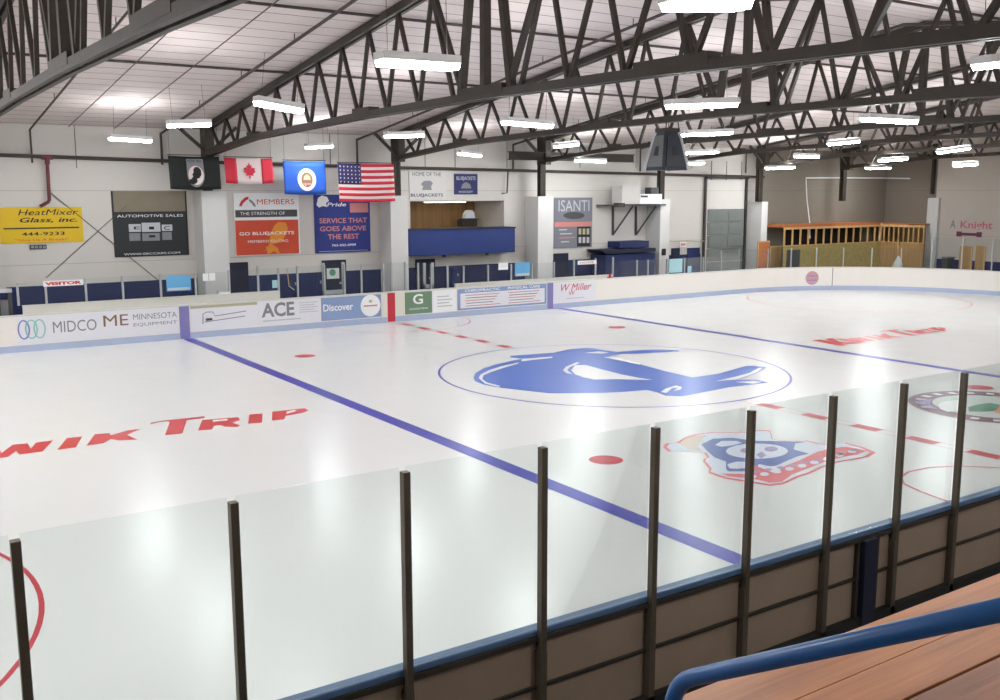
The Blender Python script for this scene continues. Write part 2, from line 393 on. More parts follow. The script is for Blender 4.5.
# thin brace rods crossed on the far wall
for (p0, p1, l) in (((47, 190), (163, 284), 'thin wall brace rod falling to the right behind the black banner'), ((46, 278), (127, 205), 'thin wall brace rod rising to the right behind the black banner')):
    tag(MB().tube([at(*p0, 1, 14.97), at(*p1, 1, 14.97)], .012, 6).build('brace_rod', 'pipe_dark'), l, 'rod', 'crossed wall rods')
a, b_ = at(509, 156, 1, 13.9), at(633, 158, 1, 13.9)
w = MB(); zc = (a.z+b_.z)/2
w.box((a.x, 13.78, zc-.17), (b_.x, 14.0, zc-.14)); w.box((a.x, 13.78, zc+.14), (b_.x, 14.0, zc+.17)); w.box((a.x, 13.86, zc-.14), (b_.x, 13.92, zc+.14))
tag(w.build('steel_beam', 'steel'), 'dark horizontal steel beam between the columns above the tall grey banner', 'beam')
a, b_ = at(935, 150, 0, XR-.15), at(935, 194, 0, XR-.15)
tag(MB().box((a.x-.1, a.y-.08, b_.z), (a.x+.06, a.y+.06, 7.2)).build('wind_column', 'steel'), 'thin dark wind column stub above the white pier on the end wall', 'column')

# ------------------------------------------------------------------ ceiling lights
def make_light():
    t = thing('ceiling_light', '', 'ceiling light', (0, 0, 0), 'hanging ceiling lights')
    L = .65
    b = MB(); b.box((-L, -.14, .0), (L, .14, .03)); b.box((-L, -.14, .03), (L, -.125, .1)); b.box((-L, .125, .03), (L, .14, .1))
    b.box((-L, -.125, .03), (-L+.015, .125, .1)); b.box((L-.015, -.125, .03), (L, .125, .1)); b.build('housing', 'white', t)
    b = MB(); b.prism([(-L+.02, -.135, -.002), (-L+.02, .135, -.002), (-L+.02, .1, -.07), (-L+.02, -.1, -.07)], (2*L-.04, 0, 0)); b.build('diffuser', LIGHT, t)
    MB().box((-L+.05, -.11, .032), (L-.05, .11, .045)).build('uplight_slot', UPL, t)
    for s in (-1, 1):
        MB().tube([(s*.5, 0, .1), (s*.5, 0, .9)], .005, 5).build('hanger_wire', 'pipe_dark', t)
    return t
L0 = make_light(); used = [0]
def put_light(p0, p1, y, label):
    a, b_ = at(*p0, 1, y), at(*p1, 1, y)
    lt = L0 if not used[0] else copy_tree(L0)
    used[0] = 1; m = (a+b_)/2; d = (b_-a)
    lt.location = m; lt['label'] = label
    s = max(.7, min(1.4, d.length*.92/1.3))
    lt.rotation_euler = (0, -math.atan2(d.z, d.x), 0); lt.scale = (s, 1, 1)
    for ch in lt.children:
        if ch.name.startswith('hanger'):
            ch.scale = (1, 1, 1)
    lights.append((m, d.length))
lights = []
LT = [((375, 59.5), (459, 65), -8.3, 'bright ceiling light hanging before the second truss, top centre-left'),
      ((254, 101), (303, 110), -1.6, 'tilted bright ceiling light in front of the second truss, above the blue flag'),
      ((166, 124.5), (212, 123.5), 4.3, 'ceiling light hanging just above the black flag'),
      ((107, 137.5), (153, 140.5), 11.2, 'leftmost ceiling light, nearest the far wall'),
      ((678, 1.5), (735, 2), -13, 'ceiling light cut off by the top edge of the photo'),
      ((501, 121), (553, 125.5), -.2, 'ceiling light below the second truss bottom chord, centre of the photo'),
      ((384, 135.5), (424, 134.5), 5.5, 'ceiling light left of the third truss end, above the American flag'),
      ((305, 147), (333, 145.5), 12.6, 'small ceiling light above the blue flag and close to the far wall'),
      ((666, 105), (737, 103), -6, 'long ceiling light to the right of the scoreboard top'),
      ((862, 118), (916, 121), -5.5, 'ceiling light in front of the fourth truss, upper right'),
      ((979, 64), (1022, 60), -12.3, 'ceiling light cut off by the right edge of the photo'),
      ((458, 152.5), (481, 155.5), 12.4, 'small ceiling light above the navy press box'),
      ((555, 146), (578, 143.5), 7.2, 'small ceiling light just above the left end of the dark beam'),
      ((682, 134), (732, 132), .4, 'ceiling light beside the scoreboard, second of the four stacked there'),
      ((575, 160), (606, 161), 12.4, 'thin ceiling light seen edge-on below the dark beam'),
      ((685, 152.5), (718, 151.5), 7.2, 'ceiling light beside the scoreboard, third of the four stacked there'),
      ((687, 163), (703, 163), 12.4, 'smallest ceiling light, lowest of the four beside the scoreboard'),
      ((829, 143.5), (858, 140.5), 1.5, 'ceiling light between the fifth and sixth trusses, right of centre'),
      ((795, 155.5), (818, 156.5), 7, 'ceiling light above the left end of the wooden stand'),
      ((938, 152), (969, 147.5), 2, 'ceiling light left of the right wind column stub'),
      ((765, 168), (795, 167), 12.4, 'ceiling light right of the column by the roll-up door'),
      ((879, 160.5), (907, 158.5), 7, 'upper ceiling light above the right half of the wooden stand'),
      ((864, 168), (892, 167.5), 12.4, 'lower ceiling light above the right half of the wooden stand'),
      ((955, 165), (976, 163.5), 2, 'ceiling light above the end wall lettering')]
for a_ in LT: put_light(*a_)
for x in (-31.5, -24, -16.6):
    for y in (11, 4.3, -2, -8.3, -14):
        c = copy_tree(L0); c.location = (x, y, 6.2); c.rotation_euler = (0, 0, 0); c.scale = (1, 1, 1)
        c['label'] = 'added fill light beyond the left edge'; c['group'] = 'ceiling lights beyond the left edge'
for y in (7.6, 1.1):  # unseen lamps added between the rows to brighten the left ice
    c = copy_tree(L0); c.location = (-16.6, y, 6.2); c.rotation_euler = (0, 0, 0); c.scale = (1, 1, 1)
    c['label'] = 'added fill light beyond the left edge'; c['group'] = 'ceiling lights beyond the left edge'
for x, y in ((-9.4, -18.5), (-2.2, -18.5), (5, -12.5), (5, -18.5), (12, -5), (12, -12.5), (12, -18.5), (19.5, -4), (19.5, -11), (19.5, -17.5), (27, -4), (27, -11), (27, -17)):
    c = copy_tree(L0); c.location = (x, y, 6.2); c.rotation_euler = (0, 0, 0); c.scale = (1, 1, 1)
    c['label'] = 'ceiling light beyond the right edge of the photo'; c['group'] = 'ceiling lights beyond the right edge'

# ------------------------------------------------------------------ the ice and its markings
WI, WN = 12.1, -13.3                                          # far and near boards
XE, RC = 26.6, 8.2
def arc(n=24, R=RC, c=(XE-RC, WI-RC)):
    return [(c[0]+R*math.cos(a), c[1]+R*math.sin(a), math.cos(a), math.sin(a)) for a in [math.pi/2*(1-i/n) for i in range(n+1)]]
far_path = [(-24, WI, 0, 1), (XE-RC-.01, WI, 0, 1)] + arc()[1:] + [(XE, -6, 1, 0)]
arc_n = [(XE-RC+RC*math.cos(a), WN+RC-RC*math.sin(a)) for a in [math.pi/2*i/24 for i in range(25)]]
outline = [(p[0], p[1]) for p in far_path[:-1]] + [(XE, WN+RC)] + arc_n + [(-24, WN)]
IC = thing('ice_sheet', 'white rink ice with blue and red lines and painted logos', 'ice', (0, 0, 0))
w = MB(); w.prism([(x, y, -.02) for x, y in outline], (0, 0, .02)); w.build('ice_surface', 'ice', IC)
def strip(x0, y0, x1, y1, z=.003): return MB().add([(x0, y0, z), (x1, y0, z), (x1, y1, z), (x0, y1, z)], [(0, 1, 2, 3)])
strip(-7.6, WN+.01, -7.27, WI-.01).build('blue_line', 'blue_line', IC, 'left blue line')
strip(7.31, WN+.01, 7.61, WI-.01).build('blue_line', 'blue_line', IC, 'right blue line')
cl = MB()
for y in [11.49-1.235*k for k in range(6)] + [-5.0-1.215*k for k in range(7)]:
    cl.add([(-.15, y-.6, .003), (.15, y-.6, .003), (.15, y, .003), (-.15, y, .003)], [(0, 1, 2, 3)])
for x in (-.15, .13):
    for y0, y1 in ((WI-.01, 4.6), (-4.6, WN+.01)): cl.add([(x, y1, .002), (x+.02, y1, .002), (x+.02, y0, .002), (x, y0, .002)], [(0, 1, 2, 3)])
cl.build('center_line', 'red_line', IC, 'red checkered centre line')
ring((0, 0), 4.47, 4.53).build('center_circle', 'blue_line', IC)
for px, py in ((305, 356), (606, 460), (616.8, 327.4), (980, 387.5)):
    p_ = ice(px, py); MB().add([(p_.x+.3*math.cos(i*.2618), p_.y+.3*math.sin(i*.2618), .003) for i in range(24)], [tuple(range(24))]).build('faceoff_spot', 'red_line', IC)
cp = [(-3.02, -13.2), (-3.08, -12.2), (-3.03, -11.3), (-2.93, -10.83), (-2.77, -10.44), (-2.5, -10.2), (-2.11, -10.08), (-1.57, -10.12), (-1.08, -10.34), (-.62, -10.78), (-.1, -11.5), (.2, -12.4), (.28, -13.2)]
mb = MB()
for (xa, ya), (xb, yb_) in zip(cp, cp[1:]):
    nn = V((yb_-ya, xa-xb, 0)).normalized()*.025
    mb.add([V((xa, ya, .003))-nn, V((xa, ya, .003))+nn, V((xb, yb_, .003))+nn, V((xb, yb_, .003))-nn], [(0, 1, 2, 3)])
mb.build('referee_crease', 'red_line', IC, 'near red half circle')
ring((0, WI-.02), 2.7, 2.75, math.pi, 2*math.pi).build('referee_crease', 'red_line', IC, 'far red half circle')
ring((-19.48, -7.2), 4.52, 4.58).build('end_zone_circle', 'red_line', IC, 'left near faceoff circle')
ring((19.87, 7.3), 4.52, 4.58).build('end_zone_circle', 'red_line', IC, 'right far faceoff circle')
# red KWIK TRIP lettering, traced once in metres on the left of the ice and repeated on the right
F_ = lambda p_: [ice(x/6.25, 405+y/6.25) for x, y in p_]
G_ = lambda p_: [ice(140+x/5.5556, 400+y/5.5556) for x, y in p_]
LET = [F_([(-110, 345), (50, 325), (100, 288), (122, 310), (265, 292), (335, 220), (225, 235), (192, 277), (174, 240), (78, 249), (10, 302), (-12, 256), (-130, 268)]),
       F_([(357, 282), (475, 265), (515, 197), (418, 207)]), F_([(540, 255), (645, 240), (692, 213), (742, 223), (862, 217), (792, 188), (882, 150), (800, 158), (692, 190), (685, 175), (592, 183)]),
       G_([(55, 137), (62, 126), (152, 119), (165, 122), (138, 197), (235, 186), (260, 112), (360, 101), (358, 91), (150, 112)]),
       G_([(322, 170), (400, 165), (412, 143), (448, 141), (472, 149), (540, 151), (556, 140), (510, 128), (556, 112), (545, 95), (345, 112)]),
       G_([(600, 133), (678, 126), (681, 75), (608, 81)]), G_([(733, 115), (803, 108), (808, 89), (900, 73), (938, 59), (914, 45), (735, 66)])]
HOL = [G_([(405, 112), (480, 107), (492, 113), (405, 122)]), G_([(815, 66), (855, 56), (872, 62), (815, 78)])]
BIGK = [(-15.95, -.65), (-15.5, -.65), (-15.42, -.3), (-15.2, -.65), (-14.75, -.65), (-15.05, 0), (-14.5, .6), (-14.95, .6), (-15.3, .12), (-15.25, .6), (-15.7, .6)]
def kwik(fn, label):
    mb = MB()
    for q in LET+[[V((x, y, 0)) for x, y in BIGK]]: mb.add([fn(p_, .003) for p_ in q], [tuple(range(len(q)))])
    mb.build('ice_lettering', 'red_ink', IC, label); mb = MB()
    for q in HOL: mb.add([fn(p_, .005) for p_ in q], [tuple(range(len(q)))])
    mb.build('letter_hole', 'ice_white', IC)
kwik(lambda p_, z: (p_.x, p_.y, z), 'left KWIK TRIP lettering'); kwik(lambda p_, z: (8.4+(p_.x+15.95)*.85, p_.y-.05, z), 'right KWIK TRIP lettering')
# centre ice emblem
def crop(o, s, pts): return [ice(o[0]+x/s, o[1]+y/s) for x, y in pts]
A_ = lambda p_: crop((460, 335), 5.5556, p_)
B_ = lambda p_: crop((620, 335), 5.5556, p_)
em = A_([(75, 240), (85, 213), (130, 185), (210, 160), (300, 141), (345, 132), (280, 124), (276, 116), (420, 105), (520, 100), (600, 80), (700, 70), (745, 73), (800, 84), (880, 94)]) + \
     B_([(0, 92), (100, 84), (230, 80), (325, 84), (330, 92), (230, 97), (100, 104), (10, 106), (-60, 116), (0, 132), (120, 165), (250, 200), (400, 236), (550, 215), (700, 172), (745, 170), (815, 180), (770, 207), (700, 235), (640, 250), (700, 248), (760, 248), (830, 265), (700, 280), (600, 292), (450, 322), (350, 342), (250, 337), (208, 320), (150, 306), (0, 318)]) + \
     A_([(800, 322), (500, 325), (300, 302), (200, 290), (130, 276), (85, 258)])
flat(em, .003).build('centre_emblem', 'logo_blue', IC, 'large blue letter emblem at centre ice')
mb = MB()
for q in (A_([(103, 240), (115, 220), (160, 196), (240, 172), (330, 152), (322, 160), (240, 184), (170, 208), (130, 226), (124, 245), (150, 265), (225, 284), (215, 290), (140, 271)]),
          A_([(345, 134), (515, 121), (512, 128), (400, 140), (340, 148)]), A_([(690, 100), (770, 91), (830, 97), (790, 104)]),
          A_([(572, 197), (588, 177), (650, 152), (665, 156), (608, 180), (596, 197), (625, 218), (590, 212)]),
          A_([(618, 197), (640, 168), (700, 168), (800, 195), (900, 220)]) + B_([(100, 238), (182, 250), (100, 250)]) + A_([(870, 246), (750, 249), (690, 237), (640, 220)]),
          A_([(798, 124), (850, 120), (1000, 158), (1000, 166)]),
          B_([(225, 318), (255, 298), (310, 281), (345, 290), (338, 303), (300, 311), (322, 296), (290, 296), (258, 322)]),
          B_([(530, 257), (640, 233), (720, 211), (770, 184), (792, 184), (762, 206), (700, 231), (640, 249)]), B_([(640, 262), (740, 256), (790, 262), (740, 272)])):
    mb.add([(p_.x, p_.y, .005) for p_ in q], [tuple(range(len(q)))])
mb.build('emblem_inset', 'ice_white', IC)
# the hat-and-face emblem nearest the glass
C_ = lambda p_: crop((660, 425), 9.0909, p_)
D_ = lambda p_: crop((770, 425), 9.0909, p_)
o1 = C_([(25, 200), (55, 168), (150, 163), (220, 115), (320, 85), (480, 65), (640, 66), (735, 66), (740, 45), (752, 66), (800, 64), (900, 48)]) + D_([(0, 50), (25, 130), (150, 146), (330, 138), (430, 165), (520, 180), (700, 163), (850, 203), (965, 250), (900, 292), (740, 322), (640, 337), (470, 392), (370, 442), (260, 477), (120, 542), (0, 556)]) + \
     C_([(860, 532), (600, 492), (520, 467), (438, 437), (450, 405), (388, 330), (400, 308), (430, 300), (400, 255), (300, 247), (70, 242)])
cx = sum(p_.x for p_ in o1)/len(o1); cy = sum(p_.y for p_ in o1)/len(o1); cc = V((cx, cy, 0))
flat(o1, .003).build('hat_emblem', 'logo_red', IC, 'red edged emblem of a hat over a face')
flat([cc+(p_-cc)*.955 for p_ in o1], .0045).build('emblem_field', 'logo_pale', IC)
flat(C_([(170, 175), (230, 125), (330, 98), (430, 95), (380, 130), (340, 200), (380, 235), (260, 222)]), .006).build('emblem_flame', 'logo_tan', IC)
flat(C_([(375, 180), (480, 128), (650, 118), (800, 138), (900, 148)]) + D_([(0, 148), (340, 154), (230, 170), (215, 225), (355, 264), (250, 288), (150, 330), (60, 372), (0, 378)]) + C_([(900, 358), (850, 425), (620, 425), (600, 402), (600, 335), (500, 300), (430, 240)]), .006).build('emblem_hat', 'logo_navy', IC)
flat([ice(x, y) for x, y in ell(757, 451.5, 31, 7.6)], .0075).build('emblem_face', 'logo_pale', IC)
mb = MB()
for q in (C_([(500, 185), (560, 148), (700, 148), (745, 165), (660, 188), (560, 202)]), C_([(610, 360), (700, 335), (800, 340), (820, 390), (700, 402), (630, 396)])):
    mb.add([(p_.x, p_.y, .0075) for p_ in q], [tuple(range(len(q)))])
mb.build('emblem_inset', 'logo_pale', IC)
mb = MB()
for q in (ell(747, 451, 7, 2.6, 12), ell(771, 449.5, 7, 2.6, 12), [(756, 455), (762, 452), (766, 456), (761, 459)]):
    mb.add([(p_.x, p_.y, .009) for p_ in [ice(*k) for k in q]], [tuple(range(len(q)))])
mb.build('emblem_eyes', 'logo_lilac', IC)
band = C_([(860, 370), (960, 410)]) + D_([(40, 440), (150, 370), (300, 310), (420, 250), (560, 215), (700, 200), (880, 235), (800, 270), (640, 300), (480, 345), (330, 405), (200, 455), (110, 520), (0, 530)]) + C_([(880, 500), (620, 470), (560, 445), (800, 448)])
flat(band, .0078).build('emblem_ribbon', 'logo_red', IC)
mb = MB(); mc = MB()
for i in range(9):
    t_ = i/8; q = [ice(*k) for k in ell(752+t_*100, 477-t_*25.5+math.sin(t_*3.14)*2, 4.6, 1.9, 10)]
    mb.add([(p_.x, p_.y, .0092) for p_ in q], [tuple(range(10))])
    q = [ice(*k) for k in ell(756+t_*98, 472-t_*21.5+math.sin(t_*3.14)*2, 4.0, 1.3, 10)]
    mc.add([(p_.x, p_.y, .0092) for p_ in q], [tuple(range(10))])
mb.build('ribbon_lettering', 'logo_pale', IC); mc.build('ribbon_shadow', 'logo_lilac', IC)
# round emblem by the right edge
c0 = (3.95, -8.05); R0 = 1.72
ring(c0, 1.22, R0).build('round_emblem', 'logo_maroon', IC, 'maroon ringed round emblem at the right edge')
ring(c0, 0.001, 1.22, z=.0025).build('emblem_field', 'logo_grey', IC)
mb = MB()
for i in range(22):
    a = i*2*math.pi/22
    if i % 11 in (0, 10): continue
    d = V((math.cos(a), math.sin(a), 0)); s_ = V((-math.sin(a), math.cos(a), 0)); q = V((c0[0], c0[1], .005))+d*1.47
    mb.add([q-s_*.08-d*.1, q+s_*.08-d*.1, q+s_*.08+d*.1, q-s_*.08+d*.1], [(0, 1, 2, 3)])
mb.build('ring_lettering', 'logo_pale', IC)
E_ = lambda p_: crop((900, 380), 10, p_)
flat(E_([(680, 275), (760, 250), (900, 230), (1000, 250), (1060, 300), (860, 318), (690, 318)]), .005).build('emblem_leaf', 'logo_green', IC)
flat(E_([(940, 330), (1000, 255), (1080, 270), (1060, 345)]), .006).build('emblem_patch', 'logo_orange', IC)
flat(E_([(380, 245), (440, 215), (640, 200), (640, 300), (480, 320), (400, 290)]), .005).build('emblem_patch', 'ice_white', IC)
flat(E_([(140, 215), (230, 195), (320, 195), (300, 240), (380, 290), (260, 285)]), .005).build('emblem_patch', 'logo_lilac', IC)
# ------------------------------------------------------------------ far and end boards
FB = thing('dasher_boards', 'long white rink boards with advertising along the far side and right end', 'rink boards', (0, WI, 0))
MB().sweep(far_path, 0, .1, .2, 1.05).build('board_panel', 'boards_white', FB)
MB().sweep(far_path, -.015, .1, 0, .2).build('kick_plate', 'kick', FB)
MB().sweep(far_path, -.02, .16, 1.05, 1.09).build('cap_rail', 'boards_cap', FB)
x0 = at(596, 290, 1, WI).x
def far_panel(px0, px1, material, name='advert_panel', z0=.23, z1=1.03, label=None):
    th = .02 if name == 'line_mark' else .012
    a, b_ = at(px0, 300, 1, WI-.012), at(px1, 300, 1, WI-.012)
    return MB().box((a.x, WI-th, z0), (b_.x, WI, z1)).build(name, material, FB, label), a.x, b_.x
UX, UZ = V((1, 0, 0)), V((0, 0, 1))
def ad_text(par, body, px0, px1, z0, z1, material, bold=.015, shear=0):
    a, b_ = at(px0, 300, 1, WI-.016), at(px1, 300, 1, WI-.016)
    return letters(body, (a.x, WI-.016, z0), UX, UZ, b_.x-a.x, z1-z0, material, par, bold=bold, shear=shear)
P, a, b_ = far_panel(15, 177.5, 'ad_white', label='white panel reading MIDCO and Minnesota Equipment')
for k, (q0, q1) in enumerate(((16, 27), (23.5, 35), (32, 43))):
    A0, A1 = at(q0, 300, 1, WI-.016).x, at(q1, 300, 1, WI-.016).x
    mb = MB(); n = 28; cx_, cz_ = (A0+A1)/2, .66
    pts = [V((cx_+(A1-A0)/2*math.cos(2*math.pi*i/n), WI-.016, cz_+.27*math.sin(2*math.pi*i/n))) for i in range(n+1)]
    mb.tube(pts, .022, 6); mb.build('wave_mark', 'teal' if k else 'lavender', P)
ad_text(P, 'MIDCO', 51, 95, .5, .84, 'mid_grey', .008)
ad_text(P, 'ME', 102, 127, .58, .92, 'brown', .012)
ad_text(P, 'MINNESOTA', 132, 176, .72, .9, 'mid_grey', .0); ad_text(P, 'EQUIPMENT', 132, 176, .5, .62, 'mid_grey', .0)
far_panel(178.5, 188.5, 'lavender', 'line_mark', .02, 1.05, 'blue line continued up the boards')
P, a, b_ = far_panel(190, 257, 'ad_white', label='white panel with a grey green top edge and line sketch')
MB().box((a, WI-.018, .95), (b_, WI, 1.04)).build('top_strip', 'gold', P)
MB().tube([at(203, 324, 1, WI-.016), at(203, 314, 1, WI-.016), at(207, 312, 1, WI-.016), at(213, 312, 1, WI-.016), at(215, 316, 1, WI-.016), at(246, 311, 1, WI-.016)], .014, 5).build('sketch_line', 'mid_grey', P)
MB().tube([at(205, 322, 1, WI-.016), at(245, 316, 1, WI-.016)], .014, 5).build('sketch_line', 'mid_grey', P)
MB().tube([at(206, 319.5, 1, WI-.016), at(212, 319, 1, WI-.016)], .04, 5).build('sketch_line', 'dark_grey', P)
P, a, b_ = far_panel(258, 320, 'ad_white', label='white panel reading ACE')
ad_text(P, 'ACE', 261, 294, .5, .98, 'mid_grey', .03)
for k in range(5): MB().box((at(299, 300, 1, WI).x, WI-.016, .58+.08*k), (at(318-(k % 2)*4, 300, 1, WI).x, WI-.014, .605+.08*k)).build('text_line', 'light_grey', P)
MB().box((at(262, 300, 1, WI).x, WI-.016, .36), (at(300, 300, 1, WI).x, WI-.014, .4)).build('text_line', 'light_grey', P)
P, a, b_ = far_panel(321, 381, 'steel_blue_ad', label='grey blue panel reading Discover with a white disc')
ad_text(P, 'Discover', 323, 353, .55, .8, 'white', .02)
c_ = at(370.5, 305.5, 1, WI-.014)
MB().prism([(c_.x+.39*math.cos(k*.2618), WI-.02, c_.z+.39*math.sin(k*.2618)) for k in range(24)], (0, .006, 0)).build('white_disc', 'white', P)
MB().box((c_.x-.27, WI-.024, c_.z-.03), (c_.x+.27, WI-.021, c_.z+.02)).build('text_line', 'salmon', P); MB().box((c_.x-.06, WI-.024, c_.z+.1), (c_.x+.06, WI-.021, c_.z+.2)).build('text_line', 'gold', P)
far_panel(382, 404, 'off_white', 'plain_panel', .23, 1.05)
far_panel(387.5, 395, 'red_line', 'line_mark', .02, 1.06, 'red centre line continued up the boards')
P, a, b_ = far_panel(405, 432, 'green_ad', label='green panel with a white letter G')
ad_text(P, 'G', 413, 423, .58, .95, 'white', .02); ad_text(P, 'GRANDVIEW', 409, 428, .38, .45, 'white', 0)
P, a, b_ = far_panel(432.5, 456, 'white', label='small white panel beside the green one')
for k in range(4): MB().box((at(437, 300, 1, WI).x, WI-.016, .42+.12*k), (at(452-(k % 2)*3, 300, 1, WI).x, WI-.014, .46+.12*k)).build('text_line', 'light_grey', P)
P, a, b_ = far_panel(457.5, 546.5, 'steel_blue_ad', label='long white panel of small print in a grey blue frame')
MB().box((a+.12, WI-.018, .3), (b_-.1, WI, .86)).build('print_field', 'ad_white', P)
for (q0, q1) in ((465, 500), (508, 540)):
    for k in range(5):
        MB().box((at(q0+k % 2, 300, 1, WI).x, WI-.022, .36+.1*k), (at(q1-(k*7) % 9, 300, 1, WI).x, WI-.019, .39+.1*k)).build('text_line', 'mid_grey' if k % 2 else 'salmon', P)
    ad_text(P, 'CHIROPRACTIC' if q0 < 500 else 'PHYSICAL CARE', q0, q1, .9, 1.0, 'white', .02)
far_panel(547.5, 553, 'lavender', 'line_mark', .02, 1.05, 'blue line continued up the boards')
P, a, b_ = far_panel(554, 596, 'ad_white', label='white panel with red slanted lettering')
ad_text(P, 'W Miller', 561, 591, .68, .96, 'red_line', .0, .35); ad_text(P, 'W', 569, 575, .5, .68, 'red_line', .02, .2)
MB().box((at(566, 300, 1, WI).x, WI-.016, .36), (at(584, 300, 1, WI).x, WI-.014, .39)).build('text_line', 'light_grey', P)
# round badge and a panel joint on the curved end boards
def on_arc(px, py, r):
    best = None
    for i in range(400):
        a = math.pi/2*(1-i/399); q = V((XE-RC+r*math.cos(a), WI-RC+r*math.sin(a), .6)); d = q-CAM
        sx = 500+FPX*d.dot(CR)/d.dot(CF)
        if best is None or abs(sx-px) < best[0]: best = (abs(sx-px), q, a)
    q, a = best[1], best[2]; d = q-CAM; h = CF + CR*((px-500)/FPX) - CU*((py-350)/FPX)
    t_ = math.hypot(d.x, d.y)/math.hypot(h.x, h.y)
    return V((q.x, q.y, CAM.z+h.z*t_)), a
q, a = on_arc(812, 278, RC-.012); tx = V((math.sin(a), -math.cos(a), 0)); nn = V((math.cos(a), math.sin(a), 0))
B1 = MB().prism([q+tx*(.33*math.cos(k*.2618))+UZ*(.33*math.sin(k*.2618)) for k in range(24)], nn*.012).build('round_badge', 'badge_pink', FB, 'small pink round badge on the curved boards')
for k in (-1, 1):
    MB().prism([q-nn*.008+tx*x_+UZ*z_ for x_, z_ in ((-.24, k*.1-.03), (.24, k*.1-.03), (.24, k*.1+.03), (-.24, k*.1+.03))], nn*.006).build('badge_bar', 'logo_lilac', B1)
q, a = on_arc(832.5, 281, RC-.008); tx = V((math.sin(a), -math.cos(a), 0))
MB().bar((q.x, q.y, .02), (q.x, q.y, 1.05), .03, .016, (math.cos(a), math.sin(a), 0)).build('panel_joint', 'mid_grey', FB)
# raised ledges of the players' benches behind the boards
for (p0, p1, z0, z1) in ((22, 279, 1.09, 1.32), (455, 612, 1.09, 1.19)):
    xa, xb = at(p0, 300, 1, WI+.2).x, at(p1, 284, 1, WI+.2).x
    MB().box((xa, WI+.16, .2), (xb, WI+.26, z1)).build('bench_ledge', 'ledge', FB)
    MB().box((xa, WI+.14, z1), (xb, WI+.3, z1+.03)).build('ledge_cap', 'ledge', FB)
# glass posts and panes on the far side
PY = WI+.22
ORD = ['first', 'second', 'third', 'fourth', 'fifth', 'sixth', 'seventh', 'eighth', 'ninth', 'tenth', 'eleventh', 'twelfth', 'thirteenth', 'fourteenth', 'fifteenth',
       'sixteenth', 'seventeenth', 'eighteenth', 'nineteenth', 'twentieth', 'twenty-first', 'twenty-second', 'twenty-third', 'twenty-fourth', 'twenty-fifth', 'twenty-sixth',
       'twenty-seventh', 'twenty-eighth', 'twenty-ninth', 'thirtieth', 'thirty-first', 'thirty-second', 'thirty-third', 'thirty-fourth', 'thirty-fifth', 'thirty-sixth', 'thirty-seventh', 'thirty-eighth']
posts = [(-12.35, 1.1, 2.2)]
for px, pt in ((17, 283), (45, 281), (85, 278), (122, 276), (160, 274), (195, 273), (228.5, 270), (257.5, 266), (278, 268), (297, 266), (324, 265), (344, 264), (361, 264), (383, 263), (391, 262),
               (405, 262), (418, 263), (431, 264), (447.5, 266), (463.5, 266), (488, 265), (511, 264), (532, 263), (554, 262), (574, 259), (595.5, 258), (613, 257), (637, 260), (648, 260), (667, 260), (684.5, 259), (703, 258)):
    q = at(px, pt, 1, PY); posts.append((q.x, None, max(1.75, q.z)))
def zbase(x):
    if x < at(279, 300, 1, PY).x: return 1.35
    if at(455, 290, 1, PY).x < x < at(612, 284, 1, PY).x: return 1.22
    return 1.09
for x, z0, z1 in posts[1:]:
    MB().box((x-.03, PY-.03, zbase(x)), (x+.03, PY+.03, z1)).build('glass_post', 'alu', FB)
allp = [(x, PY, 0, 1, zbase(x), z1) for x, z0, z1 in posts[1:]]
# round the corner and down the end, a post every 1.2 m
run = []
xs = posts[-1][0]
while xs+1.22 < XE-RC: xs += 1.15; run.append((xs, PY, 0, 1))
n = int(RC*math.pi/2/1.2)
for i in range(1, n+1):
    a = math.pi/2*(1-i/n); run.append((XE-RC+(RC+.1)*math.cos(a), WI-RC+(RC+.1)*math.sin(a), math.cos(a), math.sin(a)))
y = WI-RC
while y > -5: y -= 1.22; run.append((XE+.1, y, 1, 0))
def pxof(x, y, z=1.5):
    d = V((x, y, z))-CAM; return 500+FPX*d.dot(CR)/d.dot(CF)
for x, y, nx, ny in run:
    zt = 2.0 if pxof(x, y) < 915 else 2.55
    MB().bar((x, y, 1.09), (x, y, zt), .05, .05, (nx, ny, 0)).build('glass_post', 'alu', FB)
    allp.append((x, y, nx, ny, 1.09, zt))
for i, (A, B) in enumerate(zip(allp, allp[1:])):
    za, zb = max(A[4], B[4])+.01, min(A[5], B[5])-.01
    if pxof(A[0], A[1]) > 915: zb = 2.53
    q = MB(); d = V((B[0]-A[0], B[1]-A[1], 0)).normalized(); g0 = V((A[0], A[1], 0))+d*.035; g1 = V((B[0], B[1], 0))-d*.035
    nrm = V((-d.y, d.x, 0))*.006
    q.prism([g0+nrm+UZ*za, g1+nrm+UZ*za, g1+nrm+UZ*zb, g0+nrm+UZ*zb], -2*nrm)
    q.build('glass_pane', GF, FB)
# white framed gates in the far glass
for (p0, p1, l, pt) in ((324, 344, 'white framed bench gate left of the grey blue panel disc', 263), (425, 433, 'white framed bench gate above the green letter panel', 263)):
    xa, xb = at(p0, 290, 1, PY+.05).x, at(p1, 290, 1, PY+.05).x; zt = at(p0, pt, 1, PY+.05).z
    g = thing('bench_gate', l, 'gate', ((xa+xb)/2, PY+.08, 1.1), 'bench gates')
    w = MB()
    for x in (xa, xb): w.box((x-.05, PY+.05, 1.1), (x+.05, PY+.11, zt))
    w.box((xa-.05, PY+.05, 1.1), (xb+.05, PY+.11, 1.25)); w.build('gate_frame', 'light_grey', g)
    MB().box((xb-.16, PY+.04, 1.45), (xb-.06, PY+.05, 1.52)).build('latch', 'alu', g)

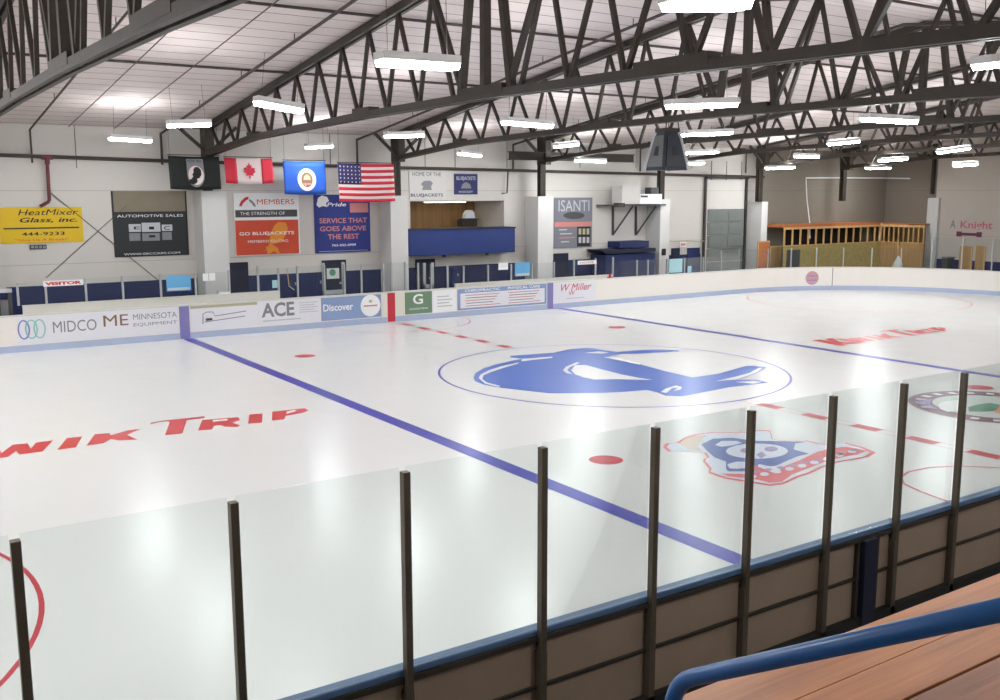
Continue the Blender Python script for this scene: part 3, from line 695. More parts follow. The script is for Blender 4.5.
# ------------------------------------------------------------------ near boards and glass
YB = WN
NB = thing('near_boards', 'near rink boards seen from behind with a blue cap and dark posts', 'rink boards', (-9, YB-.1, 0))
NX0, NX1 = -19.4, 6.0
MB().box((NX0, YB-.02, 0), (NX1, YB, 1.02)).build('inner_panel', 'boards_white', NB)
MB().box((NX0, YB-.1, 1.03), (NX1, YB+.015, 1.09)).build('cap_rail', 'cap_blue', NB, bevel=.012)
npx = [at(px, py, 1, YB-.125) for px, py in ((15, 541), (233, 502), (405, 468), (543, 443), (656, 422), (752, 407), (834, 393), (905, 379), (965, 370))]
dx = (npx[-1].x-npx[0].x)/8
nposts = [npx[0].x-dx*2, npx[0].x-dx] + [q.x for q in npx] + [npx[-1].x+dx*k for k in range(1, 8)]
for i, x in enumerate(nposts):
    MB().box((x-.027, YB-.155, .9), (x+.027, YB-.092, 2.605)).build('glass_post', 'post_bronze', NB)
    MB().box((x-.034, YB-.15, -.02), (x+.034, YB-.06, .9)).build('frame_post', 'post_bronze', NB)
for i, (xa, xb) in enumerate(zip(nposts, nposts[1:])):
    MB().box((xa+.034, YB-.075, .16), (xb-.034, YB-.05, 1.03)).build('back_sheet', 'back_sheet', NB)
    MB().box((xa+.034, YB-.1, .57), (xb-.034, YB-.075, .6)).build('mid_rail', 'steel', NB)
MB().box((NX0, YB-.115, .985), (NX1, YB-.05, 1.03)).build('top_angle', 'steel', NB)
MB().box((NX0, YB-.15, -.02), (NX1, YB-.05, .16)).build('base_angle', 'black_base', NB)
xa = at(868, 560, 1, YB-.12).x
MB().box((xa-.1, YB-.16, .02), (xa+.1, YB-.076, 1.0)).build('gate_strap', 'navy_dark', NB, 'dark navy upright strip')
for s in (-.16, .16): MB().box((xa+s-.02, YB-.12, .1), (xa+s+.02, YB-.076, 1.0)).build('gate_edge', 'steel', NB)
for i, (xa, xb) in enumerate(zip(nposts, nposts[1:])):
    MB().box((xa+.029, YB-.089, 1.1), (xb-.029, YB-.077, 2.63)).build('glass_pane', GL, NB)

# ------------------------------------------------------------------ wooden bleacher and hand rail in the foreground
BL = thing('bleacher', 'wooden plank bleacher deck in the lower right corner', 'bleacher', (-9, -16.5, 0))
BZ = 2.4; yy = -16.585
for k, wd in enumerate((.305, .258, .285, .285)):
    MB().box((-17.5, yy-wd+.003, BZ-.038), (-2, yy, BZ)).build('plank', 'plank' if k < 2 else 'plank_worn', BL, bevel=.004); yy -= wd + (.014 if k == 1 else 0)
for x in (-17.3, -14.5, -11.5, -8.5, -5.5, -2.4):
    MB().box((x-.05, yy+.05, BZ-.18), (x+.05, -16.64, BZ-.04)).build('joist', 'steel', BL)
    MB().box((x-.04, -16.76, -.02), (x+.04, -16.68, BZ-.18)).build('leg', 'steel', BL)
    MB().box((x-.04, yy+.1, -.02), (x+.04, yy+.18, BZ-.18)).build('leg', 'steel', BL)
HX = -15.1
HR = thing('hand_rail', 'blue painted steel hand rail sloping across the lower right corner', 'hand rail', (HX, -18, 2))
A, B = at(672, 682, 0, HX), at(1000, 610, 0, HX); d = (B-A).normalized()
E1 = A+d*.045; E2 = B+d*.8
rb = .07; C0 = A + d*rb; bend = [(HX, A.y, A.z-.09)]
for k in range(1, 6):
    f_ = k/6; P_ = V((HX, A.y, A.z-.09)); Q_ = C0
    bend.append(P_*(1-f_)**2 + A*(2*f_*(1-f_)) + Q_*f_**2)
MB().tube([(HX, A.y, BZ+.005)] + bend + [C0, C0+d*.05, E2], .0185, 16).build('rail_pipe', 'rail_blue', HR, smooth=True)
MB().tube([(HX, E2.y, BZ+.005), (HX, E2.y, E2.z)], .0185, 12).build('post', 'rail_blue', HR, smooth=True)
MB().box((HX-.06, A.y-.06, BZ), (HX+.06, A.y+.06, BZ+.008)).build('foot_plate', 'rail_blue', HR)
yb = yy
DK = thing('bleacher_tread', 'wooden plank tread carrying the blue hand rail', 'bleacher', (-15, -18, 0))
for k in range(8):
    y1 = yb-.012; MB().box((-17.5, y1-.235, BZ-.038), (-2, y1-.004, BZ)).build('plank', 'plank_worn', DK, bevel=.004); yb = y1-.235
for x in (-17.3, -11.5, -5.5): MB().box((x-.05, yb+.05, -.02), (x+.05, yy-.05, BZ-.038)).build('support', 'steel', DK)
# ------------------------------------------------------------------ signs and banners on the far wall
YS = YF-.035
def rect(p0, p1, y): 
    a, b_ = at(*p0, 1, y), at(*p1, 1, y); return a.x, min(a.z, b_.z), b_.x, max(a.z, b_.z)
def board(name, label, cat, p0, p1, material, y=YS, th=.03, group=None, part='panel'):
    th = YF-.002-y if abs(y-YS) < 1e-6 else th
    x0, z0, x1, z1 = rect(p0, p1, y)
    t = thing(name, label, cat, ((x0+x1)/2, y, z0), group)
    MB().box((x0, y, z0), (x1, y+th, z1)).build(part, material, t); return t, x0, z0, x1, z1
def wtext(t, body, p0, p1, material, y=YS, bold=.015, shear=0, name='lettering'):
    x0, z0, x1, z1 = rect(p0, p1, y-.006)
    return letters(body, (x0, y-.006, z0), UX, UZ, x1-x0, z1-z0, material, t, name, bold, shear)
def wbox(t, name, p0, p1, material, y=YS, d=.006, label=None):
    x0, z0, x1, z1 = rect(p0, p1, y); return MB().box((x0, y-d, z0), (x1, y, z1)).build(name, material, t, label)
def wpoly(t, name, pts, material, y=YS, d=.006):
    return MB().prism([at(px, py, 1, y-d) for px, py in pts], (0, d*.8, 0)).build(name, material, t)
S, *_ = board('wall_sign', 'yellow sign with black lettering reading HeatMixer Glass on the far wall', 'sign', (0.5, 244), (81.5, 207), 'yellow')
wtext(S, 'HeatMixer', (18, 215.5), (78, 209), 'black', bold=.015, shear=.25); wtext(S, 'Glass, inc.', (20, 223.5), (77, 217), 'black', bold=.015, shear=.25)
wbox(S, 'rule', (3.5, 229.5), (79, 226.7), 'black')
wtext(S, '444-9233', (22, 236), (64.5, 231.5), 'black', bold=.012); wtext(S, '"Give Us A Break!"', (15, 241.5), (69, 237.8), 'banner_red', bold=.012)
S, *_ = board('wall_sign', 'tiny black four-box sign under the yellow sign', 'sign', (30, 249.5), (46.5, 244.5), 'black')
for k in range(4): wbox(S, 'box_mark', (31+k*4, 248.5), (34+k*4, 245.5), 'mid_grey')
S, *_ = board('banner', 'black and tan banner advertising automotive sales on the far wall', 'banner', (115, 257.5), (186, 191), 'banner_black')
wbox(S, 'tan_field', (114, 212), (184.5, 191), 'banner_tan', d=.004)
wtext(S, 'AUTOMOTIVE SALES', (117, 217.5), (183, 214), 'white', bold=.012)
wtext(S, 'WWW.EBCCARS.COM', (124, 255.5), (180, 251.5), 'white', bold=.02)
for (a0, b0, a1, b1) in ((129, 232, 140.5, 224), (142, 232, 160, 222.5), (162, 231, 172, 224.5)):
    q = wbox(S, 'chrome_tile', (a0, b0), (a1, b1), 'light_grey', d=.01); wbox(S, 'chrome_tile', (a0+.5, b0+9), (a1-.5, b0+1), 'mid_grey', d=.01)
wtext(S, 'E', (134, 229.5), (140, 226.5), 'black', y=YS-.006); wbox(S, 'letter_cut', (149, 229.5), (154, 226.5), 'black', d=.016); wbox(S, 'letter_cut', (149, 237.5), (155, 235), 'black', d=.016)
wtext(S, 'C', (164, 230), (170, 226), 'black', y=YS-.006)
S, *_ = board('banner', 'white, black and red banner reading MEMBERS, the strength of, go bluejackets', 'banner', (236, 256), (298.5, 193), 'white')
wbox(S, 'red_field', (236.5, 255.5), (298, 219.5), 'banner_red'); wbox(S, 'black_band', (235.5, 217.5), (297, 209.5), 'dark_grey')
wtext(S, 'MEMBERS', (257, 204.5), (294, 199), 'banner_red', bold=.02); wtext(S, 'THE STRENGTH OF', (240, 215.3), (285, 211.5), 'white', bold=.02, y=YS-.003)
wtext(S, 'GO BLUEJACKETS', (239.5, 236.5), (294, 231), 'white', bold=.015, y=YS-.004); wtext(S, 'MEMBERSCCU.ORG', (248, 243), (288, 239.3), 'white', bold=.02, y=YS-.004)
wpoly(S, 'arch_mark', [(239, 206), (241, 201), (245, 197.5), (248.5, 196.5), (248.5, 199), (246, 200.5), (243, 203.5), (241.5, 206.5)], 'red')
wpoly(S, 'arch_mark', [(249, 199), (252, 200.5), (255, 204), (256, 207), (254, 206.5), (251.5, 203), (249, 201)], 'mid_grey')
wpoly(S, 'insect_mark', [(274, 226), (278, 222), (286, 222.5), (288, 229), (284, 238), (278, 243), (272, 244), (268, 248), (264, 252), (270, 243), (270, 236)], 'orange', d=.008)
wpoly(S, 'insect_mark', [(266, 247), (272, 244), (278, 248), (280, 254.5), (274, 251), (268, 254.5)], 'orange', d=.008)
S, *_ = board('banner', 'navy banner reading service that goes above the rest, behind the American flag', 'banner', (315.5, 253.5), (369.5, 194.5), 'banner_navy')
wtext(S, 'SERVICE THAT', (319.5, 223.5), (367, 217.5), 'salmon', bold=.02); wtext(S, 'GOES ABOVE', (320, 231.5), (366, 225.5), 'salmon', bold=.02); wtext(S, 'THE REST', (328, 239.5), (359, 233.5), 'salmon', bold=.02)
wtext(S, '763-552-2999', (332, 246.5), (356, 243.5), 'white', bold=.02); wbox(S, 'text_line', (319, 251.8), (368, 249.8), 'white')
wtext(S, 'Pride', (327, 206.5), (346, 202.5), 'white', bold=.012, shear=.2)
wpoly(S, 'bear_mark', [(316.5, 205), (318, 198), (322, 195.5), (327, 197), (329, 201), (326, 203), (327, 207), (323, 206), (319, 207.5)], 'white')
wbox(S, 'red_block', (350, 212.5), (368, 203), 'salmon', d=.002)
S, *_ = board('wall_sign', 'white sign reading home of the bluejackets above the press box', 'sign', (409.5, 200), (446, 171), 'paint_white')
wtext(S, 'HOME OF THE', (412.5, 176), (441, 172.5), 'dark_grey', bold=.012); wtext(S, 'BLUEJACKETS', (411, 197.6), (443, 193.5), 'navy', bold=.018)
wpoly(S, 'mascot_mark', [(421, 184), (424, 181), (430, 180.5), (433, 183), (431, 186.5), (432, 190), (422, 190), (423.5, 186.5)], 'mid_grey')
S, *_ = board('wall_sign', 'small square blue sign above the press box', 'sign', (454.5, 194.5), (477.5, 174), 'canton')
wtext(S, 'BLUEJACKETS', (456.5, 181), (475.5, 176.5), 'light_grey', bold=.012); wtext(S, 'HOCKEY', (459, 193), (473, 190.7), 'light_grey', bold=.012)
wpoly(S, 'crest_mark', [(461, 188.5), (462.5, 184), (466, 182), (470, 184), (471.5, 188.5)], 'mid_grey')
S, *_ = board('banner', 'tall grey banner reading ISANTI on the far wall', 'banner', (554, 248.5), (592.5, 197.5), 'banner_grey')
wtext(S, 'ISANTI', (558.5, 211.5), (589.5, 200), 'light_grey', bold=.018)
mb = MB().prism([at(px, py, 1, YS-.006) for px, py in ell(574, 215.5, 10.5, 3.6)], (0, .005, 0)); mb.build('oval_mark', 'dark_grey', S)
wbox(S, 'red_band', (554.5, 227), (592, 221.5), 'salmon'); wbox(S, 'picture_block', (577, 246.5), (590.5, 226.5), 'black')
for k in range(3): wbox(S, 'letter_block', (578.5+k*4, 234.5), (581.2+k*4, 228.5), 'gold', d=.01); wbox(S, 'letter_block', (578.5+k*4, 243), (581.2+k*4, 237), 'light_grey', d=.01)
for k, (q0, q1) in enumerate(((559, 567), (560, 572), (559, 575), (561, 569))): wbox(S, 'text_line', (q0, 230.5+k*4), (q1, 229+k*4), 'salmon' if k == 2 else 'light_grey')
S = thing('wall_lettering', 'red and grey Knight lettering over an arrow on the end wall', 'sign', (XR-.04, 10, 2.5))
a, b_ = at(947, 230.5, 0, XR-.02), at(993, 220, 0, XR-.02)
a2, b2 = at(960, 230.5, 0, XR-.02), at(993, 221.5, 0, XR-.02)
letters('Knight', a2, (0, -1, 0), UZ, a2.y-b2.y, b2.z-a2.z, 'pink', S, bold=.02)
a3, b3 = at(950, 228, 0, XR-.02), at(956, 220, 0, XR-.02); letters('A', a3, (0, -1, 0), UZ, a3.y-b3.y, b3.z-a3.z, 'mid_grey', S, 'mark')
a4, b4 = at(957, 236, 0, XR-.02), at(981, 232.5, 0, XR-.02)
w = MB(); zc = (a4.z+b4.z)/2; w.box((XR-.02, a4.y-.15, zc-.07), (XR, b4.y+.15, zc+.07))
for yv in (a4.y-.1, b4.y+.1): w.box((XR-.025, yv-.14, zc-.13), (XR, yv+.14, zc+.13))
w.build('arrow_bar', 'logo_maroon', S)
a5 = at(969, 213, 0, XR-.02); MB().box((XR-.02, a5.y-.3, a5.z-.05), (XR, a5.y+.3, a5.z+.05)).build('mark', 'light_grey', S)

# ------------------------------------------------------------------ flags
YFL = 13.62
def flag_sheet(p0, p1, material, nx=16, nz=6, amp=.012, c0=0., c1=1., r0=0., r1=1., dy=0.0, name='cloth', parent=None):
    """a hanging cloth between two picture corners; c/r choose the share of its width and height"""
    x0, z0, x1, z1 = rect(p0, p1, YFL); mb = MB(); vs = []
    for side in (0, 1):
        for j in range(nz+1):
            for i in range(nx+1):
                u = c0+(c1-c0)*i/nx; v = r0+(r1-r0)*j/nz
                y = YFL+amp*math.sin(u*15)*(1-v*.6)+dy+(.006 if side else 0)
                vs.append((x0+(x1-x0)*(u+.02*(1-v)), y, z0+(z1-z0)*v-.03*math.sin(u*math.pi)*(1-v*.2)))
    n = (nx+1)*(nz+1); fs = []
    for s in (0, 1):
        for j in range(nz):
            for i in range(nx):
                q = s*n+j*(nx+1)+i; fs.append((q, q+1, q+nx+2, q+nx+1))
    rim = [i for i in range(nx+1)] + [j*(nx+1)+nx for j in range(1, nz+1)] + [nz*(nx+1)+i for i in range(nx-1, -1, -1)] + [j*(nx+1) for j in range(nz-1, 0, -1)]
    for k in range(len(rim)): fs.append((rim[k], rim[(k+1) % len(rim)], n+rim[(k+1) % len(rim)], n+rim[k]))
    mb.add(vs, fs); return mb.build(name, material, parent, smooth=True)
def flag_poly(t, name, p0, p1, pts, material, dy):
    """a mark sewn on the cloth, following its folds; pts in shares of width and height"""
    x0, z0, x1, z1 = rect(p0, p1, YFL); vs = []
    for off in (dy, dy-.004):
        for u, v in pts: vs.append((x0+(x1-x0)*(u+.02*(1-v)), YFL+.012*math.sin(u*15)*(1-v*.6)+off, z0+(z1-z0)*v-.03*math.sin(u*math.pi)*(1-v*.2)))
    n = len(pts); mb = MB()
    mb.add(vs, [tuple(range(n)), tuple(range(2*n-1, n-1, -1))]+[(i, (i+1) % n, n+(i+1) % n, n+i) for i in range(n)]); return mb.build(name, material, t)
def flag(label, p0, p1):
    x0, z0, x1, z1 = rect(p0, p1, YFL)
    t = thing('flag', label, 'flag', ((x0+x1)/2, YFL, z0), 'flags on the far wall')
    MB().tube([(x0-.02, YFL, z1+.03), (x1+.02, YFL, z1+.03)], .014, 8).build('flag_pole', 'steel', t)
    for x in (x0+.05, x1-.05): MB().tube([(x, YFL, z1+.03), (x, YFL, zr(YFL)-.01)], .005, 5).build('hanging_cord', 'steel', t)
    return t
P0, P1 = (169.5, 189), (219, 156.5); t = flag('black flag with a white disc and dark head profile', P0, P1); flag_sheet(P0, P1, 'flag_black', parent=t)
flag_poly(t, 'emblem', P0, P1, [(.34, .93), (.66, .93), (.68, .5)] + [(.51+.17*math.cos(a/10*3.1416), .45-.37*math.sin(a/10*3.1416)) for a in range(0, 11)] + [(.34, .5)], 'mid_grey', -.03)
flag_poly(t, 'emblem_disc', P0, P1, ell(.51, .44, .15, .29, 24), 'flag_white', -.045)
flag_poly(t, 'profile', P0, P1, [(.46, .62), (.5, .69), (.56, .69), (.61, .6), (.61, .46), (.57, .36), (.52, .34), (.53, .26), (.5, .2), (.44, .16), (.37, .2), (.36, .3), (.42, .34), (.45, .42), (.43, .46), (.46, .52)], 'flag_black', -.06)
x0, z0, x1, z1 = rect(P0, P1, YFL); letters('POW MIA', (x0+(x1-x0)*.37, YFL-.05, z0+(z1-z0)*.8), UX, UZ, (x1-x0)*.26, (z1-z0)*.09, 'flag_black', t, bold=.012)
P0, P1 = (225, 183), (272, 158.5); t = flag('Canadian flag with a red maple leaf and two red bars', P0, P1); flag_sheet(P0, P1, 'flag_white', parent=t)
flag_sheet(P0, P1, 'flag_red', 5, 6, c0=0, c1=.245, dy=-.012, name='red_bar', parent=t); flag_sheet(P0, P1, 'flag_red', 5, 6, c0=.755, c1=1, dy=-.012, name='red_bar', parent=t)
leaf = [(0, 1), (.16, .68), (.3, .74), (.26, .42), (.42, .56), (.5, .46), (.68, .5), (.6, .26), (.74, .18), (.4, -.06), (.45, -.22), (.06, -.16), (.08, -.5), (-.08, -.5), (-.06, -.16), (-.45, -.22), (-.4, -.06), (-.74, .18), (-.6, .26), (-.68, .5), (-.5, .46), (-.42, .56), (-.26, .42), (-.3, .74), (-.16, .68)]
flag_poly(t, 'maple_leaf', P0, P1, [(.5+.175*a_, .42+.44*b1) for a_, b1 in leaf], 'flag_red', -.03)
P0, P1 = (284, 194), (325, 161.5); t = flag('blue flag with a round white seal', P0, P1); flag_sheet(P0, P1, 'flag_blue', parent=t)
flag_poly(t, 'seal', P0, P1, ell(.53, .46, .22, .34, 24), 'flag_white', -.03); flag_poly(t, 'seal_centre', P0, P1, ell(.53, .46, .135, .23, 20), 'brown', -.046)
flag_poly(t, 'seal_scene', P0, P1, [(.44, .45), (.62, .45), (.6, .56), (.53, .62), (.46, .56)], 'gold', -.058); flag_poly(t, 'seal_band', P0, P1, [(.43, .3), (.63, .3), (.62, .36), (.44, .36)], 'salmon', -.058)
P0, P1 = (338.5, 201.5), (393.5, 164); t = flag('American flag with red and white stripes and navy canton', P0, P1); flag_sheet(P0, P1, 'flag_white', parent=t)
for k in range(0, 13, 2): flag_sheet(P0, P1, 'flag_red', 16, 1, c0=0, c1=1, r0=k/13, r1=(k+1)/13, dy=-.012, name='red_stripe', parent=t)
flag_sheet(P0, P1, 'canton', 8, 5, c0=-.004, c1=.4, r0=6/13, r1=1.005, dy=-.022, name='canton', parent=t)
for r_ in range(5):
    for c_ in range(6):
        u, v = .035+c_*.066, .52+r_*.1
        flag_poly(t, 'star', P0, P1, [(u+(.014 if k % 2 else .006)*math.sin(k*.6283), v+(.026 if k % 2 else .011)*math.cos(k*.6283)) for k in range(10)], 'flag_white', -.03)

# ------------------------------------------------------------------ press box front, stand, heater, door
PB = thing('press_box_front', 'long navy counter front of the press box on the far wall', 'counter', (4.3, 14.5, 2.1))
x0, z0, x1, z1 = rect((409, 257.5), (515, 228), 14.2)
w = MB(); w.box((x0, 14.2, z0+.04), (x1, 14.24, z1)); w.build('front_panel', 'navy_panel', PB)
w = MB(); w.box((x1-.04, 14.24, z0+.04), (x1, YF-.002, z1)); w.box((x0, 14.24, z0+.04), (x0+.04, YF-.002, z1)); w.build('side_panel', 'navy_panel', PB)
MB().box((x0-.03, 14.17, z1), (x1+.03, YF-.002, z1+.05)).build('counter_top', 'navy_dark', PB)
MB().box((x0, 14.24, z0+.04), (x1, YF-.002, z0+.1)).build('underside', 'paint_white', PB)
for px in (444, 487):
    a = at(px, 258, 1, 14.5); MB().tube([(a.x, 14.5, z0+.04), (a.x, 14.5, z0-.06)], .07, 10).build('down_light', 'dark_grey', PB)
t = thing('swivel_lamp', 'small white topped dark device standing inside the press box', 'lamp', (at(470, 222, 1, 15.6).x, 15.6, z1+.05))
a = at(470, 217, 1, 15.6)
MB().box((a.x-.45, 15.5, z1+.05), (a.x+.3, 15.9, a.z-.12)).build('base', 'dark_brown', t); MB().box((a.x-.4, 15.45, a.z-.12), (a.x+.35, 15.9, a.z-.05)).build('shelf', 'black', t)
MB().prism([(a.x-.22+.0, 15.6, a.z-.05), (a.x+.25, 15.6, a.z-.05), (a.x+.22, 15.6, a.z+.18), (a.x+.1, 15.6, a.z+.28), (a.x-.08, 15.6, a.z+.27), (a.x-.2, 15.6, a.z+.12)], (0, .25, 0)).build('hood', 'light_grey', t)
t = thing('strip_light', 'slim strip light under the press box ceiling', 'ceiling light', (4.6, 16.2, oz1-.06))
MB().box((3.6, 16.1, oz1-.05), (5.6, 16.3, oz1-.001)).build('housing', 'white', t); MB().box((3.65, 16.12, oz1-.07), (5.55, 16.28, oz1-.05)).build('diffuser', emit('strip_lamp', (255, 236, 205), 7.0), t)
a = at(498, 209, 1, 16); t = tag(MB().box((a.x-.06, 15.9, a.z-.08), (a.x+.06, 16.1, a.z+.08)).build('wall_speaker', 'black'), 'tiny black speaker high inside the press box', 'speaker')
ST = thing('timekeeper_box', 'stepped navy timekeeper booth below the wall heater', 'booth', (12.8, 14.2, 0))
x0, z0, x1, z1 = rect((605, 279), (655, 253), 13.9)
MB().box((x0, 13.9, .0), (x1, 14.9, z1)).build('body', 'navy', ST)
xa, za, xb, zb = rect((601, 253), (655, 248), 13.9); MB().prism([(xa, 13.85, zb), (xb, 13.85, zb), (xb, 13.85, za-.05), (x0, 13.85, za-.05)], (0, 1.1, 0)).build('counter', 'navy_dark', ST)
xa, za, xb, zb = rect((623, 248), (652, 241), 13.9); MB().box((xa, 14.1, za-.02), (xb, 14.95, zb)).build('upper_panel', 'navy', ST)
HT = thing('wall_heater', 'white heater unit on a steel bracket high on the far wall', 'heater', (13.5, 14.5, 4))
YH = 14.0
def hb(n_, p0, p1, m_, y0=YH, d=.7):
    x0, z0, x1, z1 = rect(p0, p1, y0); return MB().box((x0, y0, z0), (x1, y0+d, z1)).build(n_, m_, HT)
hb('main_unit', (622, 204), (640, 186), 'paint_white'); hb('side_unit', (640, 204), (662, 194), 'white'); hb('grille', (641, 197.5), (648, 195.5), 'dark_grey', YH-.01, .01)
hb('motor', (651, 194), (659, 187.5), 'dark_grey', YH+.1, .4); hb('shelf', (611, 206), (666, 204.2), 'dark_grey', YH-.05, 1.0); hb('end_clamp', (618, 207), (625, 203), 'steel', YH-.06, .3)
for a0, b0, c0_ in ((613, 206, 235), (636, 206, 235)):
    p, q = at(a0, b0, 1, YF-.06), at(a0, c0_, 1, YF-.06); MB().bar(p, q, .08, .08).build('bracket_post', 'dark_grey', HT)
    p2 = at(a0+20, b0, 1, 14.2); MB().bar(q, p2, .07, .07).build('bracket_brace', 'dark_grey', HT)
# roll-up door
x0, z0, x1, z1 = rect((706, 290), (745.5, 208.5), YF-.05)
w = MB(); n = 6
for k in range(n):
    za, zb = z1-(k+1)*(z1+.02)/n, z1-k*(z1+.02)/n
    w.box((x0, YF-.05, za+.015), (x1, YF-.002, zb-.015))
    for j in range(2):
        xa, xb = x0+(x1-x0)*(j/2)+.1, x0+(x1-x0)*((j+1)/2)-.1
        w.box((xa, YF-.065, za+.1), (xb, YF-.05, zb-.1))
D = struct('door_1', w, 'door_grey')
tr = thing('door_track', 'dark steel track and springs around the grey roll-up door', 'door track', (x0, 14.9, 4))
for px in (706, 747): 
    p, q = at(px, 176, 1, 14.9), at(px, 280, 1, 14.9); MB().box((p.x-.06, 14.86, .0), (p.x+.06, 14.94, p.z)).build('track', 'steel', tr)
p, q = at(706, 177, 1, 14.85), at(748, 177, 1, 14.85); MB().tube([(p.x, 14.8, p.z), (q.x, 14.8, p.z)], .07, 8).build('spring_shaft', 'pipe_dark', tr)
for px in (712, 727, 742):
    p = at(px, 180, 1, 14.7); MB().tube([(p.x, 14.75, p.z), (p.x, 14.75, p.z+.9)], .02, 6).build('hanger', 'pipe_dark', tr)
# navy doors and small dark panels above the wainscot
dn = 2
for p0, p1, m_ in (((228, 300), (248, 262), 'navy_dark'), ((323, 300), (346, 259.5), 'navy_dark'), ((416, 290), (435, 258.5), 'navy_dark'), ((553.5, 280), (568.5, 253), 'navy_dark'), ((671, 280), (680, 248), 'navy_dark'), ((686.5, 290), (700, 247.5), 'navy')):
    x0, z0, x1, z1 = rect(p0, p1, YF-.06); struct('door_%d' % dn, MB().box((x0, YF-.06, -.02), (x1, YF-.031, z1)), m_); dn += 1
p, q = at(670, 241, 1, 14.7), at(704, 241, 1, 14.7)
t = thing('wall_rail', 'thin tan rail above the navy door by the roll-up door', 'rail', p); MB().tube([p, q], .025, 6).build('rail', 'gold', t)
for e in (p, q): MB().tube([e, (e.x, 14.99, e.z)], .02, 6).build('bracket', 'gold', t)
S, x0, z0, x1, z1 = board('exit_sign', 'small red and white sign hanging under the thin tan rail', 'sign', (680, 247), (686, 242), 'white', 14.68, .04)
wbox(S, 'red_mark', (680.6, 246), (685.4, 243), 'salmon', 14.68)
a = at(664, 252, 1, 14.0); tag(MB().box((a.x-.1, 13.98, a.z-.15), (a.x+.1, 14.049, a.z+.15)).build('switch_box', 'black'), 'small black box on the white pier by the navy booth', 'box')
for px, l in ((648, 'thin conduit running down the wall beside the navy booth'),):
    p, q = at(px, 205, 1, 14.9), at(px, 262, 1, 14.9); tag(MB().tube([p, q], .025, 6).build('conduit', 'mid_grey'), l, 'conduit')

# ------------------------------------------------------------------ small signs on the far glass
YG = PY-.05
S, *_ = board('team_sign', 'white sign with red lettering reading VISITOR on the far glass', 'sign', (43.5, 286.8), (83, 279.3), 'white', YG, .02); wtext(S, 'VISITOR', (45, 285.6), (81.5, 280.6), 'red', YG, .05)
S, *_ = board('team_sign', 'white sign with red lettering on the glass under the grey banner', 'sign', (578, 264.8), (596.5, 260), 'white', YG, .02); wtext(S, 'HOME', (580, 263.8), (594, 261.2), 'red', YG, .05)
S, *_ = board('glass_sign', 'bright blue square sign on the far glass below the black banner', 'sign', (167, 291.5), (190.5, 275), 'sky_sign', YG, .02); wbox(S, 'white_strip', (168, 290.5), (189.5, 287), 'light_grey', YG)
S, *_ = board('glass_sign', 'bright blue square sign on the far glass under the press box', 'sign', (515, 276.5), (530, 262), 'sky_sign', YG, .02); wbox(S, 'white_strip', (516, 276), (529, 273), 'light_grey', YG)
S, *_ = board('glass_sign', 'small white paper on the far glass left of the navy door', 'paper', (203, 281), (215, 273), 'white', YG, .01); wbox(S, 'fold_line', (208.6, 280.5), (209, 273.5), 'light_grey', YG)
S, *_ = board('glass_sign', 'small white paper on the far glass under the press box right end', 'paper', (498.5, 270), (508, 262.5), 'white', YG, .01); wbox(S, 'fold_line', (500, 266.5), (506, 266), 'light_grey', YG)
S, *_ = board('glass_sign', 'pale blue sheet on the glass near the roll-up door', 'sheet', (669, 273), (682.5, 258.5), 'pale_teal', YG, .01); wbox(S, 'fold_line', (670, 266.3), (682, 266), 'light_grey', YG)
S, *_ = board('glass_sign', 'small pale sheet on the glass right of the pale blue sheet', 'sheet', (687.5, 273), (691.5, 266), 'pale_teal', YG, .01)
S, *_ = board('glass_sign', 'round green and white sticker on the white bench gate', 'sticker', (327, 279), (339, 268), 'glass_dummy' if False else 'logo_grey', YG, .01)
a = at(332.5, 272.5, 1, YG); MB().prism([(a.x+.12*math.cos(k*.5236), YG-.01, a.z+.12*math.sin(k*.5236)) for k in range(12)], (0, .009, 0)).build('green_mark', 'logo_green', S)
S, *_ = board('notice', 'pale notice on the glass left of the small navy gate', 'paper', (272.5, 288), (277.5, 280), 'pale_teal', YG, .01)
# things standing on or behind the boards
a, b_ = at(218, 300.5, 1, WI+.21), at(229, 292.5, 1, WI+.21); zl = 1.35
t = thing('white_box', 'small white box standing on the bench ledge', 'box', ((a.x+b_.x)/2, WI+.21, zl))
MB().box((a.x, WI+.1, zl), (b_.x, WI+.28, b_.z+.03)).build('box_body', 'white', t); MB().box((a.x-.01, WI+.09, b_.z+.03), (b_.x+.01, WI+.29, b_.z+.06)).build('lid', 'light_grey', t)
a = at(610, 281, 1, WI+.06); t = thing('goal_lamp', 'tiny red lamp standing on top of the far boards', 'lamp', (a.x, WI+.06, 1.09))
MB().box((a.x-.12, WI+.0, 1.09), (a.x+.12, WI+.12, 1.12)).build('base', 'red', t); MB().tube([(a.x, WI+.06, 1.12), (a.x, WI+.06, 1.25)], .05, 10).build('bulb', 'red', t)
for p0, p1, l in (((281, 297), (297, 275), 'small dark navy gate between the ACE panel and the navy door'), ((452, 290), (459, 268), 'narrow navy padded gate left of the benches'), ((316, 296), (322, 272), 'narrow navy pad left of the white bench gate')):
    x0, z0, x1, z1 = rect(p0, p1, PY+.1); t = thing('padded_gate', l, 'gate', ((x0+x1)/2, PY+.1, 1.05), 'padded navy gates')
    MB().box((x0, PY+.07, 1.0), (x1, PY+.13, z1)).build('pad', 'navy', t); MB().box((x1-.1, PY+.05, 1.5), (x1-.05, PY+.07, 1.6)).build('latch', 'alu', t)
a = at(286.5, 285, 1, PY); t = thing('hockey_stick', 'tan stick standing upright at the small navy gate', 'stick', (a.x, PY, 1.1))
p, q = at(287, 268, 1, PY-.02), at(289, 286, 1, PY-.02); MB().bar(p, q, .03, .02).build('shaft', 'pine', t); MB().bar(q, q+V((.18, 0, -.14)), .07, .02).build('blade', 'logo_grey', t)
